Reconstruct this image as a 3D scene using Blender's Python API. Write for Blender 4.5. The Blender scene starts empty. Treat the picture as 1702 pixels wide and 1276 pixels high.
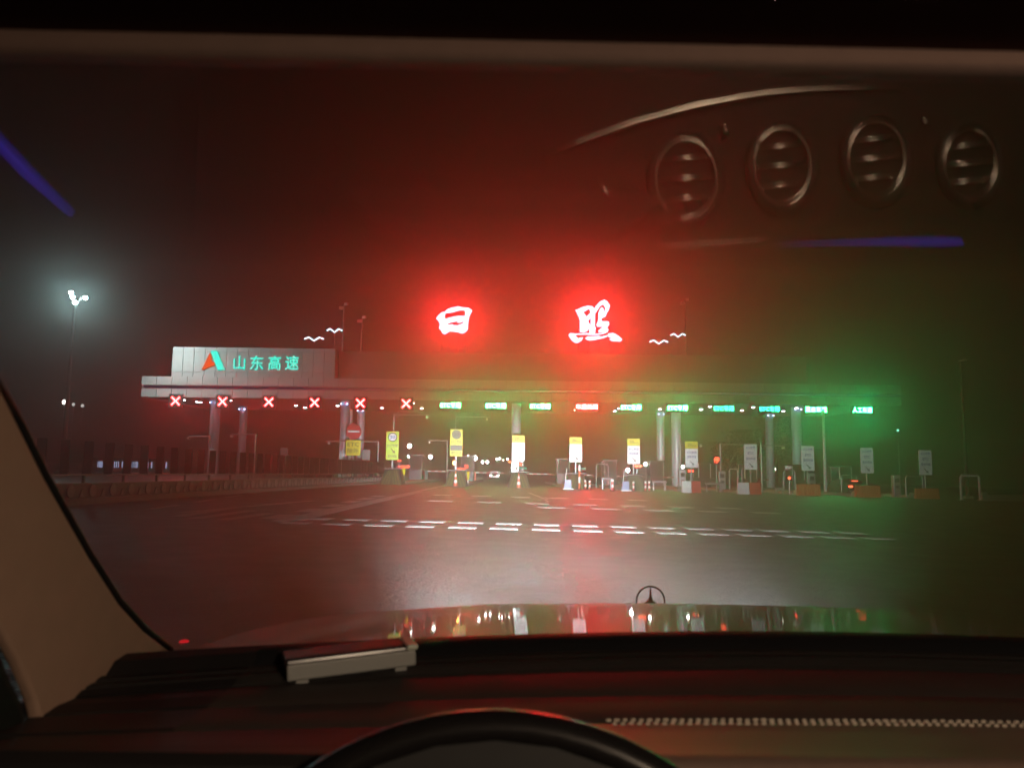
import bpy, math, random
from mathutils import Vector, Matrix

random.seed(7)
SC = bpy.context.scene
COL = SC.collection
R = math.radians

# ------------------------------------------------------------------ camera
H = 1.25                      # eye height above the road
F_PX = 1286.0                 # focal length in photograph pixels (1702 wide)
CX, CY = 851.0, 638.0
ROLL = 0.0118
PITCH = math.atan(147.0 / F_PX)
FALL = 0.0145                 # crossfall of the plaza, falling to the right

cam_d = bpy.data.cameras.new('camera')
cam_d.sensor_width = 36.0
cam_d.lens = 36.0 * F_PX / 1702.0
cam_d.clip_start = 0.02
cam_d.clip_end = 3000.0
cam_d.dof.use_dof = True
cam_d.dof.focus_distance = 60.0
cam_d.dof.aperture_fstop = 8.5
cam = bpy.data.objects.new('camera', cam_d)
COL.objects.link(cam)
cam.location = (0, 0, H)
ROTM = Matrix.Rotation(R(90) + PITCH, 3, 'X') @ Matrix.Rotation(ROLL, 3, 'Z')
cam.rotation_euler = ROTM.to_euler()
SC.camera = cam
EYE = Vector((0, 0, H))

# ------------------------------------------------------------------ world, moon, exposure
world = bpy.data.worlds.new('World')
SC.world = world
world.use_nodes = True
wn = world.node_tree.nodes
sky = wn.new('ShaderNodeTexSky')
sky.sky_type = 'NISHITA'
sky.sun_disc = False
sky.sun_elevation = R(22)
sky.sun_rotation = R(140)
bg = wn['Background']
world.node_tree.links.new(sky.outputs[0], bg.inputs[0])
bg.inputs[1].default_value = 0.00001
moon_d = bpy.data.lights.new('moon', 'SUN')
moon_d.energy = 0.001
moon_d.angle = R(0.5)
moon_d.color = (1.0, 0.95, 0.88)
moon = bpy.data.objects.new('moon', moon_d)
COL.objects.link(moon)
moon.rotation_euler = (R(68), 0, R(180 - 140))

SC.view_settings.view_transform = 'Standard'
SC.view_settings.look = 'None'
SC.view_settings.gamma = 1.0
SC.view_settings.use_curve_mapping = False
SC.view_settings.exposure = 3.0
SC.render.engine = 'CYCLES'
cy = SC.cycles
cy.use_denoising = True
try:
    cy.denoiser = 'OPENIMAGEDENOISE'
    cy.denoising_input_passes = 'RGB_ALBEDO_NORMAL'
except Exception:
    pass
cy.use_light_tree = True
cy.sample_clamp_indirect = 2.0
cy.max_bounces = 5
cy.diffuse_bounces = 2
cy.glossy_bounces = 4
cy.transparent_max_bounces = 12
cy.volume_bounces = 0
cy.caustics_reflective = False
cy.caustics_refractive = False


# ------------------------------------------------------------------ placing helpers
def ray(px, py):
    d = Vector(((px - CX) / F_PX, (CY - py) / F_PX, -1.0))
    return (ROTM @ d).normalized()


def at(px, py, Y):
    """the point at world depth Y that stands at this place of the photograph"""
    d = ray(px, py)
    return EYE + d * (Y / d.y)


def gz(x):
    return -FALL * x


def on_ground(px, py):
    d = ray(px, py)
    t = -(H) / (d.z + FALL * d.x)
    return EYE + d * t


def gx(px, Y):
    """x of the ground point at depth Y in picture column px"""
    x = (px - CX) / F_PX * Y
    for _ in range(4):
        yy = 785.4 + 0.0118 * (px - 851) + (H - gz(x)) / Y * F_PX
        x = at(px, yy, Y).x
    return x


# ------------------------------------------------------------------ materials
MATS = {}


def mat(name, color, rough=0.6, metal=0.0, var=0.12, scale=4.0, bump=0.0, bscale=60.0, coat=0.0, spec=0.5,
        emit=None, estr=0.0):
    if name in MATS:
        return MATS[name]
    m = bpy.data.materials.new(name)
    m.use_nodes = True
    nt = m.node_tree
    b = nt.nodes['Principled BSDF']
    b.inputs['Roughness'].default_value = rough
    b.inputs['Metallic'].default_value = metal
    b.inputs['Specular IOR Level'].default_value = spec
    b.inputs['Coat Weight'].default_value = coat
    b.inputs['Coat Roughness'].default_value = 0.04
    tc = nt.nodes.new('ShaderNodeTexCoord')
    no = nt.nodes.new('ShaderNodeTexNoise')
    no.inputs['Scale'].default_value = scale
    no.inputs['Detail'].default_value = 6
    nt.links.new(tc.outputs['Object'], no.inputs['Vector'])
    mx = nt.nodes.new('ShaderNodeMix')
    mx.data_type = 'RGBA'
    c = Vector(color)
    mx.inputs[6].default_value = (*(c * (1 - var)), 1)
    mx.inputs[7].default_value = (*[min(1, v) for v in c * (1 + var)], 1)
    nt.links.new(no.outputs['Fac'], mx.inputs[0])
    nt.links.new(mx.outputs[2], b.inputs['Base Color'])
    if bump > 0:
        n2 = nt.nodes.new('ShaderNodeTexNoise')
        n2.inputs['Scale'].default_value = bscale
        n2.inputs['Detail'].default_value = 4
        nt.links.new(tc.outputs['Object'], n2.inputs['Vector'])
        bp = nt.nodes.new('ShaderNodeBump')
        bp.inputs['Strength'].default_value = bump
        bp.inputs['Distance'].default_value = 0.02
        nt.links.new(n2.outputs['Fac'], bp.inputs['Height'])
        nt.links.new(bp.outputs[0], b.inputs['Normal'])
    if emit is not None:
        b.inputs['Emission Color'].default_value = (*emit, 1)
        b.inputs['Emission Strength'].default_value = estr
    MATS[name] = m
    return m


def glow(name, color, strength):
    """a surface that gives off light"""
    if name in MATS:
        return MATS[name]
    m = bpy.data.materials.new(name)
    m.use_nodes = True
    nt = m.node_tree
    nt.nodes.remove(nt.nodes['Principled BSDF'])
    e = nt.nodes.new('ShaderNodeEmission')
    e.inputs[0].default_value = (*color, 1)
    e.inputs[1].default_value = strength
    nt.links.new(e.outputs[0], nt.nodes['Material Output'].inputs[0])
    MATS[name] = m
    return m


STEEL = mat('galvanised_steel', (0.42, 0.43, 0.45), 0.45, 0.6)
DARKSTEEL = mat('dark_steel', (0.05, 0.05, 0.055), 0.5, 0.3)
CONC = mat('concrete', (0.30, 0.29, 0.27), 0.8, var=0.3, scale=1.2, bump=0.15)
PALE = mat('pale_kerb_paint', (0.30, 0.31, 0.30), 0.7, var=0.3, scale=2)
WHITE = mat('white_paint', (0.78, 0.78, 0.76), 0.5, var=0.06)
SIGNWHITE = mat('sign_white', (0.80, 0.82, 0.84), 0.45, var=0.05, scale=1)
SIGNYEL = mat('sign_yellow', (0.72, 0.66, 0.03), 0.45, var=0.06, scale=1)
SIGNLIME = mat('sign_lime', (0.52, 0.72, 0.05), 0.45, var=0.06, scale=1)
SIGNRED = mat('sign_red', (0.50, 0.02, 0.02), 0.5, var=0.1)
INK = mat('sign_ink', (0.015, 0.017, 0.02), 0.5)
INKBLUE = mat('sign_ink_blue', (0.03, 0.05, 0.25), 0.5)
INKGREY = mat('sign_ink_grey', (0.10, 0.11, 0.10), 0.5)
SIGNBACK = mat('sign_back', (0.25, 0.25, 0.25), 0.6)
ALU = mat('aluminium_panel', (0.30, 0.30, 0.295), 0.45, 0.1, var=0.10, scale=0.5)
ALUW = mat('column_cladding', (0.66, 0.68, 0.72), 0.38, 0.1, var=0.08, scale=0.7)
BROWNP = mat('brown_parapet', (0.10, 0.08, 0.07), 0.6, var=0.2)
SOFFIT = mat('soffit', (0.16, 0.16, 0.16), 0.7, var=0.2, scale=0.8)
BLACK = mat('black_plastic', (0.012, 0.012, 0.013), 0.55)
ORANGE = mat('orange_plastic', (0.62, 0.10, 0.03), 0.5, var=0.15)
REDP = mat('red_plastic', (0.55, 0.03, 0.03), 0.45, var=0.15)
LIMEP = mat('lime_stripe', (0.17, 0.20, 0.05), 0.5, var=0.2)
GLASSD = mat('dark_window', (0.02, 0.025, 0.03), 0.08, spec=0.6)
SLAT = mat('dark_slat', (0.006, 0.006, 0.006), 0.95, spec=0.1, var=0.3, scale=8)
LEAF = mat('leaf', (0.055, 0.085, 0.025), 0.6, var=0.5, scale=0.8)
BARK = mat('bark', (0.10, 0.075, 0.05), 0.85, var=0.3, bump=0.4, bscale=14)

LED_RED = glow('led_red', (1.0, 0.018, 0.018), 13.0)
LED_RED2 = glow('led_red_wide', (1.0, 0.018, 0.018), 60.0)
LED_GREEN = glow('led_green', (0.02, 1.0, 0.22), 32.0)
LED_GREEN_DIM = glow('led_green_dim', (0.01, 1.0, 0.32), 6.0)
CHAR_RED = glow('rooftop_character_red', (1.0, 0.017, 0.023), 15.5)
GULL = glow('gull_white', (0.62, 0.85, 1.0), 0.45)
CYAN = glow('logo_cyan', (0.0, 1.0, 0.76), 0.20)
LOGO_OR = glow('logo_orange', (1.0, 0.10, 0.01), 0.17)
LOGO_YE = glow('logo_yellow', (1.0, 0.55, 0.05), 0.16)
LAMP = glow('canopy_lamp_white', (0.92, 0.97, 1.0), 4.0)
MAST = glow('mast_lamp_white', (0.60, 0.97, 0.93), 30.0)
FARLAMP = glow('far_lamp', (1.0, 0.95, 0.85), 4.5)
FARLAMP2 = glow('far_lamp_dim', (1.0, 0.92, 0.80), 1.3)
AMBER = glow('amber_beacon', (1.0, 0.42, 0.08), 4.0)
TAIL = glow('tail_lamp', (1.0, 0.06, 0.03), 1.2)
LED_SM_RED = glow('small_display_red', (1.0, 0.07, 0.03), 0.75)
LED_SM_GRN = glow('small_display_green', (0.02, 1.0, 0.62), 0.20)
YEL_DISP = glow('small_display_yellow', (1.0, 0.85, 0.02), 0.16)
BLUE_STRIP = glow('fascia_blue_strip', (0.25, 0.22, 1.0), 0.006)
WIN_PLATE_GLOW = glow('window_plate_glow', (0.55, 0.65, 1.0), 0.09)


# ------------------------------------------------------------------ mesh helpers
class MB:
    def __init__(self):
        self.v = []
        self.f = []

    def box(self, c, s, rz=0.0, rx=0.0):
        m = Matrix.Rotation(rz, 3, 'Z') @ Matrix.Rotation(rx, 3, 'X')
        n = len(self.v)
        for dz in (-.5, .5):
            for dx, dy in ((-.5, -.5), (.5, -.5), (.5, .5), (-.5, .5)):
                p = m @ Vector((dx * s[0], dy * s[1], dz * s[2]))
                self.v.append((p.x + c[0], p.y + c[1], p.z + c[2]))
        self.f += [(n, n + 3, n + 2, n + 1), (n + 4, n + 5, n + 6, n + 7), (n, n + 1, n + 5, n + 4),
                   (n + 1, n + 2, n + 6, n + 5), (n + 2, n + 3, n + 7, n + 6), (n + 3, n, n + 4, n + 7)]
        return self

    def tube(self, pts, r, n=8, closed=False, caps=True):
        pts = [Vector(p) for p in pts]
        rs = r if isinstance(r, (list, tuple)) else [r] * len(pts)
        base = len(self.v)
        N = len(pts)
        for i, p in enumerate(pts):
            if closed:
                t = pts[(i + 1) % N] - pts[i - 1]
            else:
                t = pts[min(i + 1, N - 1)] - pts[max(i - 1, 0)]
            t.normalize()
            a = t.cross(Vector((0, 0, 1)))
            if a.length < 0.05:
                a = t.cross(Vector((0, 1, 0)))
            a.normalize()
            b = a.cross(t)
            for k in range(n):
                an = 2 * math.pi * k / n
                q = p + (a * math.cos(an) + b * math.sin(an)) * rs[i]
                self.v.append(tuple(q))
        for i in range(N if closed else N - 1):
            j = (i + 1) % N
            for k in range(n):
                k2 = (k + 1) % n
                self.f.append((base + i * n + k, base + i * n + k2, base + j * n + k2, base + j * n + k))
        if caps and not closed:
            self.f.append(tuple(base + k for k in reversed(range(n))))
            self.f.append(tuple(base + (N - 1) * n + k for k in range(n)))
        return self

    def prism(self, poly, d, axis=1):
        """poly of (a, b) pairs; axis 1: a=x b=z pushed along y by d=(y0,y1); axis 0: a=y b=z along x"""
        n = len(self.v)
        N = len(poly)
        for dd in d:
            for a, b in poly:
                self.v.append((a, dd, b) if axis == 1 else (dd, a, b))
        self.f.append(tuple(range(n, n + N)))
        self.f.append(tuple(reversed(range(n + N, n + 2 * N))))
        for i in range(N):
            j = (i + 1) % N
            self.f.append((n + i, n + N + i, n + N + j, n + j))
        return self

    def disc(self, c, r, d, n=24, axis=1):
        return self.prism([(c[0] + r * math.cos(2 * math.pi * k / n), c[1] + r * math.sin(2 * math.pi * k / n))
                           for k in range(n)], d, axis)

    def grid(self, rows):
        n = len(self.v)
        w = len(rows[0])
        for r in rows:
            self.v += [tuple(p) for p in r]
        for i in range(len(rows) - 1):
            for j in range(w - 1):
                a = n + i * w + j
                self.f.append((a, a + 1, a + w + 1, a + w))
        return self

    def mesh(self, name):
        me = bpy.data.meshes.new(name)
        me.from_pydata(self.v, [], self.f)
        me.update()
        return me

    def build(self, name, m, parent=None, loc=None, smooth=False):
        return obj(name, self.mesh(name), m, parent, loc, smooth)


def obj(name, me, m, parent=None, loc=None, smooth=False):
    if m is not None and not me.materials:
        me.materials.append(m)
    o = bpy.data.objects.new(name, me)
    COL.objects.link(o)
    if parent is not None:
        o.parent = parent
    if loc is not None:
        o.location = loc
    if smooth:
        me.polygons.foreach_set('use_smooth', [True] * len(me.polygons))
    return o


def bevel(o, w, seg=2):
    b = o.modifiers.new('bevel', 'BEVEL')
    b.width = w
    b.segments = seg
    b.limit_method = 'ANGLE'
    b.angle_limit = R(35)
    return o


def tag(o, label, cat, group=None):
    o['label'] = label
    o['category'] = cat
    if group:
        o['group'] = group
    return o


def thing(name, label, cat, loc=(0, 0, 0), rz=0.0, group=None):
    o = bpy.data.objects.new(name, None)
    o.empty_display_size = 0.2
    COL.objects.link(o)
    o.location = loc
    o.rotation_euler = (0, 0, rz)
    return tag(o, label, cat, group)


def struct(o):
    o['kind'] = 'structure'
    return o


TEXTS = {}


def text_mesh(body, bold=0.0):
    key = (body, bold)
    if key not in TEXTS:
        c = bpy.data.curves.new('lettering', 'FONT')
        c.body = body
        c.size = 1.0
        c.offset = bold
        c.resolution_u = 2
        o = bpy.data.objects.new('lettering', c)
        COL.objects.link(o)
        dg = bpy.context.evaluated_depsgraph_get()
        dg.update()
        me = bpy.data.meshes.new_from_object(o.evaluated_get(dg))
        pts = [(v.co.x, v.co.y, v.co.z) for v in me.vertices]
        fs = [tuple(p.vertices) for p in me.polygons]
        bpy.data.objects.remove(o)
        bpy.data.curves.remove(c)
        x0, x1 = min(p[0] for p in pts), max(p[0] for p in pts)
        y0, y1 = min(p[1] for p in pts), max(p[1] for p in pts)
        TEXTS[key] = (pts, fs, x0, x1, y0, y1)
    return TEXTS[key]


def lettering(body, m, c, w, h, parent=None, bold=0.0, name='lettering'):
    """text facing the camera (towards -y), centred at c, w wide and h high"""
    pts, fs, x0, x1, y0, y1 = text_mesh(body, bold)
    sx, sy = w / (x1 - x0), h / (y1 - y0)
    me = bpy.data.meshes.new(name)
    me.from_pydata([(c[0] + (p[0] - (x0 + x1) / 2) * sx, c[1] - p[2] * 1.0, c[2] + (p[1] - (y0 + y1) / 2) * sy)
                    for p in pts], [], fs)
    me.update()
    return obj(name, me, m, parent)


def shape(polys, m, name, parent, fn, depth):
    """filled outline with holes; polys are lists of 2-d points, fn turns a 2-d point into (x, z)"""
    c = bpy.data.curves.new('outline', 'CURVE')
    c.dimensions = '2D'
    c.fill_mode = 'BOTH'
    c.extrude = depth / 2 if depth else 0.0
    for poly in polys:
        s = c.splines.new('POLY')
        s.points.add(len(poly) - 1)
        for i, p in enumerate(poly):
            x, z = fn(p)
            s.points[i].co = (x, z, 0, 1)
        s.use_cyclic_u = True
    o = bpy.data.objects.new('outline', c)
    COL.objects.link(o)
    dg = bpy.context.evaluated_depsgraph_get()
    dg.update()
    me0 = bpy.data.meshes.new_from_object(o.evaluated_get(dg))
    me = bpy.data.meshes.new(name)
    me.from_pydata([(v.co.x, -v.co.z, v.co.y) for v in me0.vertices], [], [tuple(p.vertices) for p in me0.polygons])
    me.update()
    bpy.data.objects.remove(o)
    bpy.data.curves.remove(c)
    return obj(name, me, m, parent)


# ================================================================== ROAD AND GROUND
def asphalt():
    m = bpy.data.materials.new('asphalt')
    m.use_nodes = True
    nt = m.node_tree
    b = nt.nodes['Principled BSDF']
    tc = nt.nodes.new('ShaderNodeTexCoord')
    big = nt.nodes.new('ShaderNodeTexNoise')
    big.inputs['Scale'].default_value = 0.25
    big.inputs['Detail'].default_value = 6
    fine = nt.nodes.new('ShaderNodeTexNoise')
    fine.inputs['Scale'].default_value = 38
    fine.inputs['Detail'].default_value = 3
    mid = nt.nodes.new('ShaderNodeTexNoise')
    mid.inputs['Scale'].default_value = 1.7
    mid.inputs['Detail'].default_value = 5
    for n in (big, fine, mid):
        nt.links.new(tc.outputs['Object'], n.inputs['Vector'])
    mp = nt.nodes.new('ShaderNodeMapping')
    mp.inputs['Scale'].default_value = (0.9, 0.05, 1.0)
    nt.links.new(tc.outputs['Object'], mp.inputs['Vector'])
    trk = nt.nodes.new('ShaderNodeTexNoise')
    trk.inputs['Scale'].default_value = 1.0
    trk.inputs['Detail'].default_value = 4
    nt.links.new(mp.outputs[0], trk.inputs['Vector'])
    spk = nt.nodes.new('ShaderNodeTexNoise')
    spk.inputs['Scale'].default_value = 11
    spk.inputs['Detail'].default_value = 2
    nt.links.new(tc.outputs['Object'], spk.inputs['Vector'])
    cr = nt.nodes.new('ShaderNodeValToRGB')
    cr.color_ramp.elements[0].position = 0.3
    cr.color_ramp.elements[0].color = (0.016, 0.015, 0.015, 1)
    cr.color_ramp.elements[1].position = 0.75
    cr.color_ramp.elements[1].color = (0.066, 0.061, 0.058, 1)
    ad = nt.nodes.new('ShaderNodeMath')
    ad.operation = 'MULTIPLY_ADD'
    ad.inputs[1].default_value = 0.5
    nt.links.new(big.outputs['Fac'], ad.inputs[0])
    mu = nt.nodes.new('ShaderNodeMath')
    mu.operation = 'MULTIPLY'
    mu.inputs[1].default_value = 0.5
    nt.links.new(fine.outputs['Fac'], mu.inputs[0])
    nt.links.new(mu.outputs[0], ad.inputs[2])
    a2 = nt.nodes.new('ShaderNodeMath')
    a2.operation = 'MULTIPLY_ADD'
    a2.inputs[1].default_value = 0.55
    nt.links.new(trk.outputs['Fac'], a2.inputs[0])
    nt.links.new(ad.outputs[0], a2.inputs[2])
    a3 = nt.nodes.new('ShaderNodeMath')
    a3.operation = 'MULTIPLY_ADD'
    a3.inputs[1].default_value = 0.6
    nt.links.new(spk.outputs['Fac'], a3.inputs[0])
    nt.links.new(a2.outputs[0], a3.inputs[2])
    a4 = nt.nodes.new('ShaderNodeMath')
    a4.operation = 'MULTIPLY_ADD'
    a4.inputs[1].default_value = 1.0
    a4.inputs[2].default_value = -0.575
    nt.links.new(a3.outputs[0], a4.inputs[0])
    nt.links.new(a4.outputs[0], cr.inputs[0])
    nt.links.new(cr.outputs[0], b.inputs['Base Color'])
    rr = nt.nodes.new('ShaderNodeMapRange')
    rr.inputs['From Min'].default_value = 0.35
    rr.inputs['From Max'].default_value = 0.65
    rr.inputs['To Min'].default_value = 0.34
    rr.inputs['To Max'].default_value = 0.52
    nt.links.new(mid.outputs['Fac'], rr.inputs['Value'])
    nt.links.new(rr.outputs[0], b.inputs['Roughness'])
    bp = nt.nodes.new('ShaderNodeBump')
    bp.inputs['Strength'].default_value = 0.9
    bp.inputs['Distance'].default_value = 0.02
    hsum = nt.nodes.new('ShaderNodeMath')
    hsum.operation = 'MULTIPLY_ADD'
    hsum.inputs[1].default_value = 1.6
    nt.links.new(spk.outputs['Fac'], hsum.inputs[0])
    nt.links.new(fine.outputs['Fac'], hsum.inputs[2])
    nt.links.new(hsum.outputs[0], bp.inputs['Height'])
    nt.links.new(bp.outputs[0], b.inputs['Normal'])
    return m


ASPH = asphalt()
g = MB()
g.grid([[(x, y, gz(x)) for x in (-300, -150, -60, 0, 60, 150, 300)] for y in (-55, 0, 30, 80, 200, 500)])
road = struct(g.build('road', ASPH))
PAINT = mat('road_paint', (0.56, 0.56, 0.55), 0.55, var=0.35, scale=9, bump=0.2)


def slab(poly, name='road_marking', parent=road, m=PAINT, up=0.004, thick=0.003):
    mb = MB()
    n = len(poly)
    mb.v = [(x, y, gz(x) + up) for x, y in poly] + [(x, y, gz(x) + up + thick) for x, y in poly]
    mb.f = [tuple(range(n, 2 * n))] + [(i, (i + 1) % n, n + (i + 1) % n, n + i) for i in range(n)]
    return mb.build(name, m, parent)


# transverse rumble bars: two near rows, two farther rows
for (Y0, Y1, xa, xb, pitch, w) in ((18.95, 19.55, -5.0, 8.8, 0.93, 0.62), (17.3, 17.85, -5.1, 8.0, 0.93, 0.62)):
    x = xa
    while x < xb:
        slab([(x, Y0), (x + w, Y0), (x + w, Y1), (x, Y1)], 'rumble_bar')
        x += pitch
for (Y0, Y1, xa, xb) in ((32.0, 33.4, -3.4, 9.5), (28.6, 29.7, 1.0, 11.0), (39.5, 41.0, -4.0, 8.0)):
    x = xa
    while x < xb:
        slab([(x, Y0), (x + 1.0, Y0), (x + 1.0, Y1), (x, Y1)], 'rumble_bar')
        x += 2.0


def stripe_px(a, b, w, name='lane_line'):
    """a painted line between two places of the road, w metres wide"""
    p, q = on_ground(*a), on_ground(*b)
    d = Vector((q.x - p.x, q.y - p.y))
    n = Vector((-d.y, d.x)).normalized() * (w / 2)
    slab([(p.x - n.x, p.y - n.y), (q.x - n.x, q.y - n.y), (q.x + n.x, q.y + n.y), (p.x + n.x, p.y + n.y)], name)


def dashed_px(a, b, w, count, fill=0.55):
    p, q = on_ground(*a), on_ground(*b)
    d = Vector((q.x - p.x, q.y - p.y))
    n = Vector((-d.y, d.x)).normalized() * (w / 2)
    for i in range(count):
        s = Vector((p.x, p.y)) + d * (i / count)
        e = s + d * (fill / count)
        slab([tuple(s - n), tuple(e - n), tuple(e + n), tuple(s + n)], 'lane_line')


stripe_px((462, 866), (742, 806), 0.32)
stripe_px((496, 864), (700, 817), 0.28)
dashed_px((450, 862), (640, 822), 0.55, 6)
dashed_px((250, 846), (470, 812), 0.22, 5)
stripe_px((480, 811), (640, 803), 0.25)
stripe_px((296, 858), (372, 846), 0.35)
stripe_px((322, 862), (420, 848), 0.35)
stripe_px((372, 864), (446, 853), 0.35)
stripe_px((300, 852), (396, 843), 0.25)
stripe_px((405, 842), (480, 836), 0.3)
stripe_px((440, 838), (520, 832), 0.3)
stripe_px((880, 819), (905, 829), 0.22)
for i in range(5):                       # the zigzag on the road in front of the middle lane
    stripe_px((906 + (i % 2) * 5, 826 + i * 2.4), (911 - (i % 2) * 5, 828.4 + i * 2.4), 0.12)

# ================================================================== CANOPY
YC = 84.3
PXM = YC / F_PX
cz = lambda y: at(851, y + 0.0118 * (851 - 300), YC).z     # heights measured near picture column 300
Z_LO0, Z_LO1 = cz(660), cz(646.5)
Z_UP0, Z_UP1 = cz(640), cz(626)
Z_BB1 = cz(575.5)
XL = at(236, 640, YC).x
XR = 42.6
canopy = thing('toll_canopy', 'long flat toll plaza canopy clad in pale metal panels on tall columns', 'canopy',
               (0, YC, 0))
DEPTH = 20.0
mb = MB()
mb.box(((XL + XR) / 2, DEPTH / 2 + 0.1, (Z_LO0 + Z_UP1) / 2 + 0.08), (XR - XL - 0.3, DEPTH, Z_UP1 - Z_LO0 - 0.3))
mb.build('roof_slab', SOFFIT, canopy)
mb = MB()
mb.box(((XL + XR) / 2, 0.02, (Z_LO1 + Z_UP0) / 2), (XR - XL - 0.4, 0.06, (Z_UP0 - Z_LO1) * 0.45))
mb.build('light_strip', BLUE_STRIP, canopy)
NP = 50
pw = (XR - XL) / NP
lo_me = MB().box((0, 0, 0), (pw - 0.05, 0.12, Z_LO1 - Z_LO0)).mesh('fascia_panel')
up_me = MB().box((0, 0, 0), (pw - 0.05, 0.12, Z_UP1 - Z_UP0)).mesh('fascia_panel')
for i in range(NP):
    x = XL + (i + 0.5) * pw
    obj('fascia_panel', lo_me, ALU, canopy, (x, -0.06, (Z_LO0 + Z_LO1) / 2))
    obj('fascia_panel', up_me, ALU, canopy, (x, -0.10, (Z_UP0 + Z_UP1) / 2))
side_me = MB().box((0, 0, 0), (0.12, pw - 0.05, Z_UP1 - Z_LO0)).mesh('end_panel')
for i in range(12):
    obj('end_panel', side_me, ALU, canopy, (XL + 0.02, 0.2 + (i + 0.5) * pw, (Z_LO0 + Z_UP1) / 2))
# pale billboard wall on the left end
BX0, BX1 = at(284, 600, YC).x, at(556, 600, YC).x
mb = MB()
mb.box(((BX0 + BX1) / 2, 1.25, (Z_UP1 + Z_BB1) / 2), (BX1 - BX0 - 0.1, 1.7, Z_BB1 - Z_UP1 - 0.05))
mb.build('billboard_core', SOFFIT, canopy)
NB = 15
bw = (BX1 - BX0) / NB
rows = [(Z_UP1 + 0.02, Z_UP1 + 0.58), (Z_UP1 + 0.58, Z_BB1 - 0.52), (Z_BB1 - 0.52, Z_BB1)]
for (z0, z1) in rows:
    me = MB().box((0, 0, 0), (bw - 0.045, 0.08, z1 - z0 - 0.045)).mesh('billboard_panel')
    for i in range(NB):
        obj('billboard_panel', me, ALU, canopy, (BX0 + (i + 0.5) * bw, 0.345 + random.uniform(-.008, .008), (z0 + z1) / 2))
# dark parapet over the middle and the right
PX1 = at(1346, 600, YC).x
mb = MB()
mb.box(((BX1 + PX1) / 2 + 0.1, 2.2, (Z_UP1 + Z_BB1) / 2 - 0.05), (PX1 - BX1 - 0.2, 2.2, Z_BB1 - Z_UP1 - 0.2))
mb.build('parapet', BROWNP, canopy)
# columns: clad drums, front row and rear row
COLX = [gx(352, YC + 5.7), gx(570, YC + 5.7), gx(857, YC + 5.7), gx(1125, YC + 5.7), gx(1327, YC + 5.7)]
for cxx in COLX:
    for dy, rr in ((5.7, 0.56), (15.2, 0.50)):
        mb = MB()
        z0, z1 = gz(cxx), Z_LO0 + 0.2
        seg = 6
        for k in range(seg):
            a = z0 + (z1 - z0) * k / seg
            b = z0 + (z1 - z0) * (k + 1) / seg
            mb.tube([(cxx, dy, a + 0.015), (cxx, dy, b - 0.015)], rr, 20)
        mb.tube([(cxx, dy, z0), (cxx, dy, z1 + 0.1)], rr - 0.04, 16)
        mb.build('column', ALUW, canopy, smooth=False)

COL_LAMP = glow('column_lamp_blue_white', (0.45, 0.58, 1.0), 1.1)
cl_me = MB().box((0, 0, 0), (0.16, 0.16, 0.14)).mesh('column_lamp')
for k_, cxx in enumerate(COLX):
    if k_ == 2:
        continue
    for dy, rr in ((5.7, 0.56), (15.2, 0.50)):
        for sx in (-1, 1):
            obj('column_lamp', cl_me, COL_LAMP, canopy, (cxx + sx * 0.34, dy - rr - 0.22, Z_LO0 - 0.10))
# roof masts / aerials on the canopy
for (px, pt, pb, Y, txt) in ((572, 508, 568, 92, 'tall thin pole with small heads rising behind the left gull lights'),
                             (602, 530, 568, 96, 'shorter faint pole right of the tall pole on the canopy roof'),
                             (1139, 500, 568, 95, 'faint pole rising behind the right hand pair of gull lights')):
    top = at(px, pt, Y)
    t = thing('roof_mast', txt, 'mast', (top.x, Y, Z_UP1 - 0.2), group='masts on the canopy roof')
    hh = top.z - Z_UP1 + 0.2
    MB().tube([(0, 0, 0), (0, 0, hh)], [0.16, 0.09], 10).build('pole', mat('dull_steel', (0.14, 0.14, 0.14), 0.7), t)
    MB().box((-0.35, 0, hh - 0.3), (0.5, 0.4, 0.35), 0.3).build('lamp_head', STEEL, t)
    MB().box((0.25, 0, hh + 0.2), (0.4, 0.35, 0.3), -0.3).build('lamp_head', STEEL, t)

# ------------------------------------------------------------------ rooftop characters
YR = YC + 1.6


def px_shape(polys, ox, oy, sc, m, name, parent, Y, root, depth):
    def fn(p):
        q = at(ox + p[0] / sc, oy + p[1] / sc, Y)
        return q.x - root.x, q.z - root.z
    return shape(polys, m, name, parent, fn, depth)


RI_OUT = [(500, 405), (520, 370), (590, 310), (720, 270), (880, 240), (980, 265), (1170, 280), (1275, 365), (1225, 450),
          (1190, 530), (1165, 660), (1150, 900), (1070, 970), (1000, 1010), (860, 970), (720, 950), (640, 945),
          (560, 1000), (490, 1030), (440, 1005), (390, 920), (330, 860), (355, 780), (350, 700), (310, 640),
          (250, 590), (330, 480), (400, 420), (460, 395)]
RI_A = [(515, 435), (700, 415), (930, 350), (1050, 355), (1080, 400), (1070, 510), (860, 510), (620, 560), (530, 600),
        (490, 560)]
RI_B = [(575, 720), (880, 650), (850, 700), (930, 705), (1020, 660), (1010, 720), (870, 775), (740, 775), (720, 745),
        (600, 760)]
ZH_OUT = [(335, 385), (400, 365), (480, 325), (600, 295), (690, 305), (740, 350), (770, 300), (850, 210), (950, 165),
          (1010, 200), (1070, 290), (1050, 370), (1000, 460), (970, 530), (890, 560), (895, 620), (1040, 625),
          (1055, 690), (1010, 760), (1040, 800), (1020, 850), (960, 885), (850, 905), (740, 915), (560, 908),
          (420, 908), (330, 918), (390, 985), (430, 970), (500, 965), (470, 1030), (400, 1080), (330, 1080),
          (260, 1030), (190, 920), (220, 875), (330, 885), (640, 872), (630, 820), (610, 780), (595, 830), (520, 860),
          (430, 850), (430, 600), (410, 540), (375, 460)]
ZH_H1 = [(505, 435), (620, 365), (645, 390), (650, 450), (570, 520)]
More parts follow.
